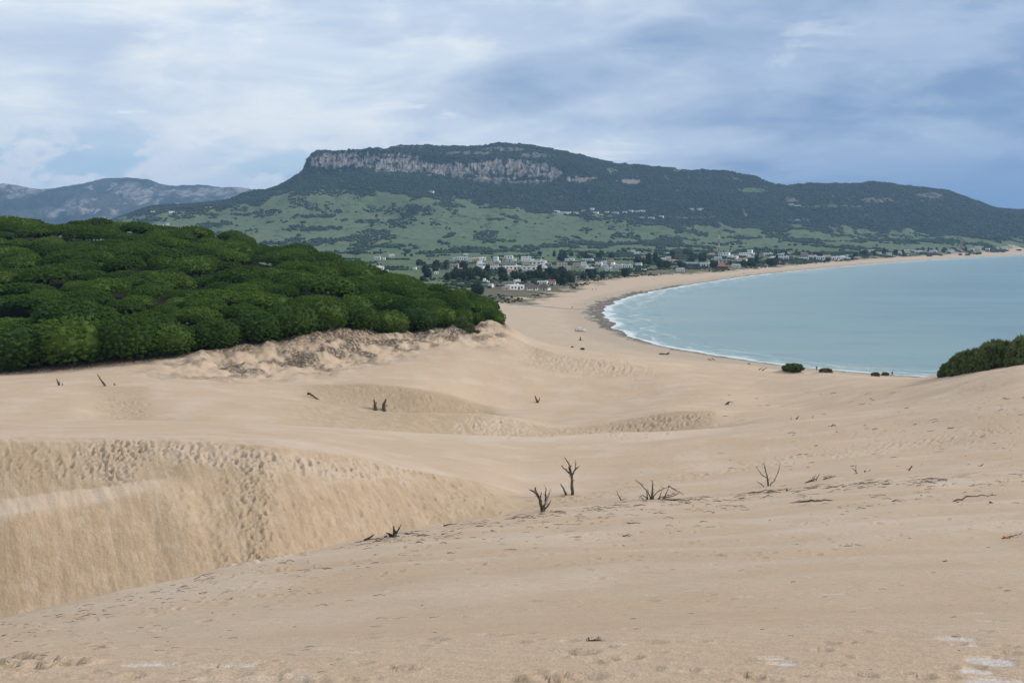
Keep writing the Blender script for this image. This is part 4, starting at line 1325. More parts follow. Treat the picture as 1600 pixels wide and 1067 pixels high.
deadwood('dead_bush', 'dead bush with three thin bare stems fanning upward on the right-hand crest', 'dead bush', (1201, 759),
         [[(1201, 759), (1199, 745), (1197, 735), (1195, 725)], [(1198, 746), (1189, 740), (1184, 733), (1179, 727)], [(1203, 758), (1210, 750), (1215, 739), (1219, 722)],
          [(1195, 760), (1188, 756), (1181, 751)], [(1215, 739), (1217, 731)], [(1199, 752), (1205, 744)]], .075, seed=8, ymin=50, twig=6)
deadwood('dead_stump', 'short dead stump with spiky splinters at the left end of the crest', 'stump', (617, 838),
         [[(617, 838), (617, 829), (615, 820)], [(617, 837), (622, 828), (627, 819)], [(614, 836), (608, 833), (603, 832)], [(611, 838), (606, 834)], [(600, 840), (604, 836)]], .075, seed=9, ymin=33, twig=6)
deadwood('dead_branch', 'small dark splintered branch half buried left of the spiky stump', 'branch', (576, 843),
         [[(568, 844), (576, 841), (584, 836)], [(572, 843), (580, 837)], [(576, 843), (583, 841)]], .06, seed=10, ymin=30, twig=6)
deadwood('dead_stump', 'left one of two dark dead stumps in the middle dune hollow', 'stump', (587, 640), [[(587, 640), (586, 632), (585, 623)], [(587, 639), (584, 637)], [(586, 633), (589, 628)]], .42, seed=11, ymin=100)
deadwood('dead_stump', 'right one of two dark dead stumps in the middle dune hollow', 'stump', (600, 641), [[(600, 641), (600, 631), (602, 627), (604, 622)], [(600, 634), (604, 633)]], .42, seed=12, ymin=100)
deadwood('dead_stump', 'small forked dead stump alone on the pale mid-distance sand', 'stump', (840, 629), [[(840, 629), (838, 624), (836, 618)], [(840, 629), (843, 624), (843, 620)]], .34, seed=13, ymin=150)
deadwood('dead_stump', 'bent dark dead stump on the right-hand mid-distance sand', 'stump', (1137, 632), [[(1134, 632), (1137, 629), (1140, 627)], [(1137, 632), (1140, 627), (1146, 629)]], .22, seed=14, ymin=150)
deadwood('dead_stump', 'forked dead stump at the sand below the leftmost pines', 'stump', (93, 602), [[(93, 602), (90, 597), (88, 592)], [(93, 602), (93, 595)], [(98, 602), (97, 598)]], .22, seed=15, ymin=150)
deadwood('dead_pole', 'slanting dead branch standing in sand under the front pines', 'branch', (164, 603), [[(165, 603), (160, 595), (154, 584)]], .22, seed=16, ymin=150)
deadwood('dead_stump', 'tiny dead stub right of the slanting branch under the pines', 'stump', (180, 602), [[(180, 602), (178, 598)]], .16, seed=17, ymin=150)
deadwood('dead_branch', 'long fallen branch lying on sand left of the two stumps', 'branch', (488, 622), [[(480, 613), (490, 619), (500, 626)]], .28, seed=18, ymin=150)
deadwood('dead_branch', 'dark upright splinter beside the ridge path on the right', 'branch', (1246, 655), [[(1244, 655), (1246, 652), (1248, 649)], [(1236, 654), (1236, 650)], [(1270, 653), (1271, 648)]], .1, seed=19, ymin=80)
deadwood('dead_branch', 'small dark splinter lying right of the ridge-path splinter', 'branch', (1302, 666), [[(1299, 666), (1302, 663), (1308, 666)]], .09, seed=20, ymin=80)
deadwood('driftwood_log', 'long dark curved log lying on the foreground sand below the fanned dead bush', 'log', (1240, 785),
         [[(1228, 786), (1245, 785), (1262, 781), (1275, 778), (1290, 777.5), (1302, 778)], [(1238, 786), (1250, 781)]], .055, seed=21)
deadwood('driftwood_log', 'arched half-buried branch lying on the sand at the far right', 'log', (1490, 783),
         [[(1484, 785), (1496, 780), (1510, 774), (1530, 771), (1552, 770)], [(1550, 770), (1553, 773)]], .035, seed=22)
deadwood('dead_branch', 'short black splinter right of the arched branch', 'branch', (1548, 786), [[(1546, 782), (1549, 785), (1552, 786)]], .03, seed=23)
deadwood('dead_branch', 'fallen dead branch with upright spikes, left part of the right-hand driftwood heap', 'branch', (1270, 752),
         [[(1256, 756), (1266, 752), (1278, 749)], [(1270, 752), (1275, 741)], [(1274, 750), (1281, 740)], [(1266, 753), (1272, 745)]], .08, seed=24, ymin=48, twig=7)
deadwood('dead_branch', 'long flat branch lying in the middle of the right-hand driftwood heap', 'branch', (1295, 748),
         [[(1284, 751), (1292, 747), (1308, 745)], [(1286, 745), (1300, 743)]], .07, seed=25, ymin=48, twig=7)
deadwood('dead_branch', 'dead branch with a thin upright fork right of the driftwood heap', 'branch', (1336, 740),
         [[(1326, 743), (1336, 740), (1340, 739)], [(1338, 740), (1336, 727)], [(1337, 736), (1331, 731)]], .07, seed=26, ymin=48, twig=6)
deadwood('dead_branch', 'small spiky dead branch between the forked one and the last stub', 'branch', (1355, 737), [[(1350, 734), (1354, 737)], [(1357, 738), (1359, 732)]], .05, seed=27, ymin=48, twig=6)
deadwood('dead_branch', 'short thick dead stub leaning right on the right-hand crest', 'branch', (1421, 735), [[(1419, 736), (1424, 730), (1426, 728)], [(1421, 735), (1416, 732)]], .07, seed=28, ymin=48, twig=6)
deadwood('dead_branch', 'dark spiky dead twig clump near the crest at far right', 'branch', (1534, 728), [[(1531, 729), (1537, 725)], [(1534, 729), (1528, 727)]], .06, seed=29, ymin=48, twig=7)
deadwood('dead_branch', 'upright splinter just below the fanned dead bush', 'branch', (1230, 767), [[(1230, 768), (1229, 762)], [(1228, 767), (1232, 766)]], .06, seed=30)
deadwood('dead_branch', 'low dead twigs lying around the foot of the fanned dead bush', 'branch', (1215, 760), [[(1178, 767), (1190, 764), (1202, 761)], [(1208, 762), (1220, 759), (1228, 756)]], .045, seed=31, ymin=48, twig=5)
deadwood('dead_branch', 'flat dark twigs at the crest between the two low stumps', 'branch', (700, 822), [[(690, 822), (700, 820), (715, 819)], [(696, 823), (692, 818)]], .035, seed=32, ymin=34, twig=7)
deadwood('dead_branch', 'dark curved stick lying below the crest near the flat twigs', 'branch', (748, 822), [[(739, 825), (746, 821), (757, 820.5)]], .035, seed=33)
deadwood('dead_branch', 'small dark root on the crest left of the flat twigs', 'branch', (636, 834), [[(633, 836), (637, 833), (642, 834)]], .06, seed=34)
deadwood('dead_branch', 'dark bent twig lying on sand below the crest stump', 'branch', (978, 838), [[(968, 842), (976, 837), (984, 834)], [(976, 838), (988, 836)]], .025, seed=35, twig=6)
deadwood('dead_branch', 'black chunk of charred wood on smooth foreground sand', 'branch', (1476, 877), [[(1471, 878), (1476, 876.5), (1481, 878)], [(1474, 878), (1478, 878)]], .018, seed=36, twig=4)
deadwood('dead_branch', 'dark twigs added to stand for a dark hollow at the right picture edge', 'debris', (1582, 840), [[(1562, 842), (1575, 840), (1600, 837)], [(1568, 840), (1590, 841)], [(1575, 842), (1598, 839)]], .022, seed=37, twig=8)  # dark sticks put in to stand for a dark hollow in the sand
deadwood('dead_branch', 'tangle of twigs on a small mound in the lower centre sand', 'debris', (935, 1001), [[(908, 1003), (920, 1000), (935, 998)], [(915, 1003), (930, 1001), (950, 1001)], [(928, 998), (944, 1003)]], .008, seed=38, twig=8)
deadwood('dead_branch', 'twiggy sprig lying on pale sand below the curved log', 'branch', (1325, 853), [[(1300, 857), (1318, 854), (1332, 852)], [(1336, 850), (1352, 853)]], .014, seed=39, twig=6)
deadwood('dead_branch', 'small green and brown twig right of the curved log', 'branch', (1400, 783), [[(1393, 784), (1400, 780)], [(1430, 780), (1440, 779)]], .02, seed=40, twig=7)
deadwood('dead_stump', 'thin post standing in flotsam on the flat beach', 'post', (907, 532), [[(907, 532), (907, 526)], [(902, 532), (912, 532)]], .5, seed=41, ymin=400)
deadwood('driftwood_log', 'big dark driftwood trunk with raised root lying on the beach', 'log', (1038, 554), [[(1030, 553), (1038, 554), (1042, 553), (1046, 550)], [(1042, 553), (1046, 553)]], .55, seed=42, ymin=250)
for i, L in enumerate([[(1106, 560), (1112, 563), (1116, 566)], [(1112, 559), (1117, 563), (1122, 566)], [(1119, 561), (1124, 565)], [(1092, 558), (1096, 562)], [(1134, 565), (1142, 567)], [(1168, 567), (1173, 569), (1177, 572)], [(1184, 578), (1192, 575)], [(1190, 579), (1198, 574)]]):
    deadwood('dead_branch', 'dark dead branch at the beach edge of the dune, ' + ORD[i] + ' from the left', 'branch', L[1] if len(L) > 2 else L[0], [L], .17, seed=50 + i, ymin=150, group='dead branches at the beach edge of the dune')
for i, L in enumerate([[(833, 526), (834, 530)], [(838, 528), (848, 530)], [(850, 530), (860, 533)], [(856, 532), (866, 535)], [(925, 549), (932, 551)]]):
    deadwood('dead_branch', 'dark debris along the dune edge above the beach, ' + ORD[i] + ' from the left', 'branch', L[0], [L], .22, seed=60 + i, ymin=150, group='debris along the dune edge')

# twigs and scraps scattered over the near sand: too many to count
rs = np.random.RandomState(77)
b_ = MB()
def scrap(x, y, sz):
    if pn(np.array([x / 55.0]), np.array([y / 16.0]))[0] + rs.uniform(-.45, .45) < 0.12: return
    X, Y, Z = hit(x, y)
    L = Y / FPX * sz * rs.uniform(.12, 1.0) ** 2 * 3.0; a = rs.uniform(-.5, .5) + (3.14 if rs.rand() < .5 else 0)
    if rs.rand() < .15: a = rs.uniform(0, 6.3)
    dv = Vector((math.cos(a), math.sin(a) * 1.0, 0)) * L
    p0 = Vector((X, Y, Z)); p2 = p0 + dv; p1 = p0 + dv * .5 + Vector((rs.uniform(-.1, .1) * L, rs.uniform(-.1, .1) * L, 0))
    p1.z = zat(p1.x, p1.y); p2.z = zat(p2.x, p2.y)
    r_ = Y / FPX * rs.uniform(.14, .5) * (1 if rs.rand() < .85 else 1.8)
    up = Vector((0, 0, r_ * .3))
    p1 += Vector((0, rs.uniform(-.25, .25) * L, 0)); p1.z = zat(p1.x, p1.y)
    b_.add(*tube([p0 + up, p1 + up + Vector((0, 0, rs.uniform(0, L * .15))), p2 + up], [r_, r_ * .8, r_ * .4], 5))
CRX = [0, 330, 640, 870, 1100, 1300, 1600]; CRY = [968, 893, 829, 797, 775, 757, 737]
for i in range(1500):
    x = rs.uniform(0, 1600)
    scrap(x, np.interp(x, CRX, CRY) + abs(rs.randn()) * 26 + 2, 7)
for i in range(1100):
    x = rs.uniform(560, 1600)
    scrap(x, np.interp(x, CRX, CRY) + rs.exponential(5) + .5, 9)
for i in range(150):
    scrap(rs.uniform(900, 1600), 780 + rs.rand() ** 1.5 * 280, 4)
for i in range(200):
    x = rs.uniform(0, 700); scrap(x, rs.uniform(960 - x * .08, 1066), 8)
for i in range(300):
    x = rs.uniform(1100, 1600); scrap(x, rs.uniform(610, 735), 5)
tag(b_.build('driftwood_scraps', M_DEAD, None, True), 'countless small dark twigs and scraps of wood strewn over the near sand', 'debris', kind='stuff')
X, Y, Z = hit(1575, 841)
b2 = MB().add(*tube([(X - .07, Y, Z + .005), (X - .02, Y + .02, Z + .02), (X + .03, Y - .02, Z + .012), (X + .06, Y + .03, Z + .006)], [.012, .025, .018, .008], 7, rs, .3))
tag(b2.build('plastic_scrap', simple_mat('orange_plastic', (0.75, 0.20, 0.04), (0.6, 0.22, 0.08), 20), None, True), 'crumpled orange scrap on the sand at the right picture edge', 'litter')
X, Y, Z = hit(963, 909)
b2 = MB().add(*tube([(X - .025, Y, Z + .003), (X, Y + .01, Z + .008), (X + .025, Y, Z + .004)], [.006, .011, .005], 6, rs, .3))
tag(b2.build('plastic_scrap', simple_mat('blue_plastic', (0.30, 0.55, 0.62), (0.4, 0.6, 0.65), 20), None, True), 'tiny pale blue scrap on the foreground sand', 'litter')

# ================================================================= shrubs
def shrub_proto(name, label, mat, lobes, sub, dome, rad, ts, nt, seed):
    rs = np.random.RandomState(seed)
    root = thing(name, label, 'shrub')
    V, Fq, ti = make_crown(rs, lobes * 14, dome * .22, dome * .88, rad * .9, rad * .13, nt, ts, low=.5, blades=6, bumps=7, rag=.24, inner=.6)
    mesh_np('foliage', V, Fq, mat, ti, False, root)
    make_trunk(rs, dome * .8, .07, rad * .8, 7).build('stem', M_BARK, root, True)
    return root
sh1 = shrub_proto('shrub', 'x', M_SHRUB, 16, 10, 2.5, 2.2, .52, 16, 5)
sh2 = shrub_proto('shrub', 'x', M_SHRUB, 16, 10, 2.7, 2.2, .52, 16, 6)
dr1 = shrub_proto('dry_shrub', 'x', M_DRYSH, 7, 8, 1.0, 1.6, .34, 22, 7)
first = {}
def put(src, px, py, dY, sx, sz, label, grp=None, dz=0.0, ymin=120):
    X, Y, Z = hit(px, py, ymin)
    Y2 = Y + dY; X2 = X * Y2 / Y; Z2 = zat(X2, Y2) + dz
    rz = np.random.RandomState(int(px * 7 + py)).uniform(0, 6.28)
    if src.name not in first:
        first[src.name] = 1
        src.location = (X2, Y2, Z2); src.rotation_euler = (0, 0, rz); src.scale = (sx, sx, sz); src['label'] = label
        if grp: src['group'] = grp
        return src
    return dup(src, (X2, Y2, Z2), rz, (sx, sx, sz), label, grp)
put(sh1, 1239, 580, 1, 1.15, .55, 'round dark green shrub on its own little sand mound beside the beach')
g_ = 'big bushes at the right edge of the dune'
for i, (px, py, dY, sx, sz) in enumerate([(1484, 587, 0, .75, .9), (1500, 585, 1, .9, 1.15), (1520, 581, 1, 1.0, 1.4), (1546, 577, 2, 1.1, 1.55), (1572, 573, 2, 1.1, 1.6),
                                          (1598, 570, 2, 1.1, 1.6), (1630, 567, 2, 1.2, 1.8), (1510, 582, 4, 1.0, 1.3), (1560, 574, 5, 1.2, 1.9), (1474, 588.5, 0, .42, .5)]):
    lab = 'dark green bush at the right picture edge, ' + (ORD[i] + ' from the left in its clump' if i < 6 else 'outermost, beyond the picture edge' if i == 6 else 'behind the second bush of the clump' if i == 7 else 'tall one behind the fourth' if i == 8 else 'lowest one at its left end')
    put(sh2 if i % 2 else sh1, px, py, dY, sx, sz * .95, lab, g_)
for i, (px, py, dY, sx, sz, lab) in enumerate([(1290, 585, 3, .9, .75, 'low brown shrub capping a mound right of the round shrub'), (1368, 588, 1, .6, .8, 'left one of two small brown shrubs by the walker'),
                                               (1383, 587, 1, .7, .95, 'right one of two small brown shrubs by the walker'), (1564, 571, 2, .85, 1.3, 'dry pale brown grass tuft in front of the big right bushes'),
                                               (1590, 569, 2, .95, 1.3, 'outer dry brown grass tuft in front of the big right bushes'), (910, 547, 2, .4, .5, 'small brown shrub on the dune edge above the beach'),
                                               (894, 543, 2, .28, .35, 'tiny brown shrub left of the small dune edge shrub')]):
    put(dr1, px, py, dY, sx, sz, lab)
for i, (px, py, dY, s1) in enumerate([(690, 508, 0, 1.1), (722, 513, 0, .7), (735, 517, 0, .45), (745, 520, 0, .4), (660, 505, 4, 1.2), (706, 506, 3, 1.0), (754, 500, 3, 1.1), (776, 500, 3, 1.0), (640, 509, 3, 1.1), (570, 515, 4, 1.2)]):
    put(dr1 if i not in (1, 2) else sh1, px, py, dY, s1 * 1.2, s1 * 1.6, 'brownish shrub at the foot of the pines, ' + ORD[i] + ' in the undergrowth row', 'undergrowth shrubs below the pines')
print('shrubs', round(time.time() - T0, 1))

# ================================================================= scrub and hillside woods (uncountable)
def clumps(name, label, X, Y, rad, mat, seed, flat=.75, sub=1):
    rs = np.random.RandomState(seed)
    iv, if_ = ICO[sub]
    n = len(X); Z = zat(X, Y)
    j = 1 + rs.uniform(-.3, .3, (n, len(iv), 1))
    V = np.stack([X, Y, Z + rad * .25], -1)[:, None, :] + iv[None] * rad[:, None, None] * j * np.array([1, 1, flat])
    Fq = (if_[None] + (np.arange(n) * len(iv))[:, None, None]).reshape(-1, 3)
    ti = np.repeat(rs.uniform(.1, 1, n), len(iv))
    ob = mesh_np(name, V.reshape(-1, 3), Fq, mat, ti, False)
    return tag(ob, label, 'vegetation', kind='stuff')


def zsample(arr, X, Y):
    ri = np.clip(np.searchsorted(ROWS, Y), 0, NR - 1); ci = np.clip(np.searchsorted(COLS, X / (Y + APEX)), 0, NC - 1)
    return arr[ri, ci]


rs = np.random.RandomState(9)
n = 150000
Y = np.sqrt(rs.uniform(2600 ** 2, 5450 ** 2, n)); X = Y * rs.uniform(-.5, .5, n)
wd = zsample(wood, X, Y); rc = zsample(rock, X, Y); sd0 = zsample(SD, X, Y)
k = (wd > .5) & (rc < .12) & (sd0 > 60)
Xw, Yw = X[k][:42000], Y[k][:42000]
clumps('hillside_wood', 'dark green wood covering the upper slopes of the table mountain', Xw, Yw, rs.uniform(3, 6.5, len(Xw)) * (.7 + .6 * rs.rand(len(Xw))), M_WOOD, 1)
k2 = (wd < .4) & (sd0 > 80) & (rc < .3) & (fbm(X / 170, Y / 420, 5, .65) > .24)
Xs, Ys = X[k2][:9000], Y[k2][:9000]
clumps('hillside_scrub', 'dark bushes dotted over the green lower slopes', Xs, Ys, rs.uniform(2.5, 7.5, len(Xs)) * rs.uniform(.6, 1.2, len(Xs)), M_TREE, 2)
n = 90000
Y = np.sqrt(rs.uniform(560 ** 2, 2700 ** 2, n)); X = Y * rs.uniform(-.3, .56, n)
sv = zsample(SV, X, Y)
ux, uy = proj(X, Y, zsample(GZ, X, Y))
lawn = (((ux - 790) / 60) ** 2 + ((uy - 456) / 6) ** 2 < 1) | (((ux - 1060) / 50) ** 2 + ((uy - 425) / 4) ** 2 < 1) | (((ux - 640) / 50) ** 2 + ((uy - 411) / 4) ** 2 < 1)
bn = fbm(X / 70, Y / 160, 5, .65)
k3 = (sv > 2) & ((bn > .22) | ((sv < 60) & (bn > -.12))) & ~lawn & ~((ux < 900) & (Y > 1750) & (bn < .5))
Xp, Yp = X[k3][:15000], Y[k3][:15000]; svp = sv[k3][:15000]
clumps('coastal_scrub', 'low dark scrub and thickets covering the plain behind the beach', Xp, Yp, rs.uniform(.7, 2.4, len(Xp)) * (1 + .9 * sstep(Yp, 900, 2400)) * np.where(svp < 40, .6, 1), M_TREE, 3, .7)
print('scrub', len(Xw), len(Xs), len(Xp), round(time.time() - T0, 1))
# ================================================================= village
M_WALL = simple_mat('whitewash', (0.82, 0.81, 0.79), (0.76, 0.75, 0.72), .35)
M_BEIGE = simple_mat('beige_render', (0.52, 0.45, 0.37), (0.44, 0.37, 0.30), .5)
M_YELL = simple_mat('ochre_render', (0.62, 0.38, 0.10), (0.55, 0.34, 0.10), .5)
M_PINK = simple_mat('pink_render', (0.50, 0.34, 0.29), (0.44, 0.30, 0.26), .5)
M_GREYB = simple_mat('grey_render', (0.34, 0.33, 0.31), (0.26, 0.25, 0.24), .5)
M_FLAT = simple_mat('flat_roof', (0.50, 0.47, 0.43), (0.38, 0.35, 0.32), .6)
M_TILE = simple_mat('clay_tiles', (0.36, 0.20, 0.14), (0.28, 0.17, 0.12), 1.5)
M_RED = simple_mat('red_tiles', (0.30, 0.10, 0.07), (0.24, 0.09, 0.065), 1.5)
M_THATCH = simple_mat('thatch', (0.075, 0.065, 0.055), (0.12, 0.10, 0.085), 1.5, bumpd=.1)
M_WIN = simple_mat('window_glass', (0.035, 0.045, 0.055), None, rough=.25, spec=.5)
M_DOOR = simple_mat('door_wood', (0.10, 0.06, 0.04), (0.07, 0.05, 0.04), 2)
M_BLUE = simple_mat('blue_paint', (0.06, 0.13, 0.38), (0.05, 0.11, 0.32), 1)
M_STONE = simple_mat('tower_stone', (0.30, 0.26, 0.21), (0.22, 0.19, 0.16), .5, bumpd=.2)
M_CONC = simple_mat('grey_metal', (0.32, 0.32, 0.31), (0.25, 0.25, 0.25), 1)
M_MRED = simple_mat('mast_red', (0.42, 0.10, 0.07), None)
M_MWHT = simple_mat('mast_white', (0.72, 0.72, 0.70), None)


def house(kind, wall, roofm, small=False):
    """unit: 10 m wide, 8 m deep, 3.2 m storey; front faces -Y"""
    st = 2 if kind == 'two' else 1
    H = 3.1 * st
    root = thing('house', 'x', 'house')
    b_ = MB().box(-5, 5, -4, 4, -1.5, H)
    if kind == 'step': b_.box(5, 8.5, -3, 3.6, -1.5, 2.7); b_.box(-4, 1, -2, 3.9, H, H + 2.6)
    if kind == 'two': b_.box(5, 9, -3.2, 3.4, -1.5, 3.0)
    b_.build('wall', wall, root)
    r_ = MB()
    if kind in ('gable',):
        r_.add([(-5.4, -4.4, H), (5.4, -4.4, H), (5.4, 4.4, H), (-5.4, 4.4, H), (-5.4, 0, H + 1.9), (5.4, 0, H + 1.9)], [(0, 1, 5, 4), (3, 4, 5, 2), (0, 4, 3), (1, 2, 5), (0, 3, 2, 1)])
    elif kind == 'hip':
        r_.add([(-6, -5, H - .3), (6, -5, H - .3), (6, 5, H - .3), (-6, 5, H - .3), (-1.2, 0, H + 3.4), (1.2, 0, H + 3.4)], [(0, 1, 5, 4), (3, 4, 5, 2), (0, 4, 3), (1, 2, 5), (0, 3, 2, 1)])
    else:
        q_ = .22
        for (x0, x1, y0, y1) in ((-5.08, 5.08, -4.08, -4.08 + q_), (-5.08, 5.08, 4.08 - q_, 4.08), (-5.08, -5.08 + q_, -4.08 + q_, 4.08 - q_), (5.08 - q_, 5.08, -4.08 + q_, 4.08 - q_)):
            r_.box(x0, x1, y0, y1, H - .02, H + .45)
        r_.box(-5.08 + q_, 5.08 - q_, -4.08 + q_, 4.08 - q_, H - .02, H + .05)
    r_.build('roof', roofm, root)
    if not small:
        for s_ in range(st):
            for x in ((-3.4, -1.2, 3.2) if s_ == 0 else (-3.2, 0, 3.2)):
                MB().box(x - .55, x + .55, -4.06, -3.9, .9 + 3.1 * s_, 2.2 + 3.1 * s_).build('window', M_WIN, root)
        for y in (-2, 1.6):
            MB().box(-5.06, -4.9, y - .5, y + .5, 1.0, 2.2).build('window', M_WIN, root)
        MB().box(.7, 1.8, -4.07, -3.9, 0, 2.15).build('door', M_DOOR, root)
        MB().box(2.6, 3.4, 1.2, 2.0, H + .03 if kind not in ('gable', 'hip') else H + .6, H + 1.2 if kind not in ('gable', 'hip') else H + 2.2).build('chimney', wall, root)
    else:
        for x in (-2.6, 2.4):
            MB().box(x - .7, x + .7, -4.06, -3.9, .8, 2.2).build('window', M_WIN, root)
    return root


PH = {'w': (house('flat', M_WALL, M_WALL), 'white flat-roofed'), 'W': (house('two', M_WALL, M_WALL), 'two-storey white flat-roofed'), 's': (house('step', M_WALL, M_WALL), 'white stepped flat-roofed'),
      'g': (house('gable', M_WALL, M_TILE), 'white tile-roofed'), 'r': (house('gable', M_WALL, M_RED), 'white red-roofed'), 'b': (house('two', M_BEIGE, M_FLAT), 'beige two-storey'),
      'B': (house('flat', M_BEIGE, M_FLAT), 'long low beige'), 'y': (house('flat', M_YELL, M_FLAT), 'ochre yellow'), 'p': (house('two', M_PINK, M_FLAT), 'pinkish brick'),
      'h': (house('hip', M_WALL, M_THATCH), 'dark thatch-roofed'), 'R': (house('hip', M_DOOR, M_RED), 'dark timber red-roofed'), 'u': (house('flat', M_BLUE, M_WALL), 'blue-walled white-roofed'),
      'G': (house('flat', M_GREYB, M_FLAT), 'ruined grey'), 'm': (house('flat', M_WALL, M_WALL, True), 'little white'), 'n': (house('gable', M_WALL, M_TILE, True), 'little white tile-roofed')}
WH = {'w': 10, 'W': 14, 's': 13.5, 'g': 10.8, 'r': 10.8, 'b': 14, 'B': 10, 'y': 10, 'p': 14, 'h': 12, 'R': 12, 'u': 10, 'G': 10, 'm': 10, 'n': 10.8}
HH = {'w': 3.5, 'W': 6.6, 's': 6.0, 'g': 5, 'r': 5, 'b': 6.6, 'B': 3.5, 'y': 3.5, 'p': 6.6, 'h': 6.5, 'R': 6.5, 'u': 3.5, 'G': 3.5, 'm': 3.5, 'n': 5}
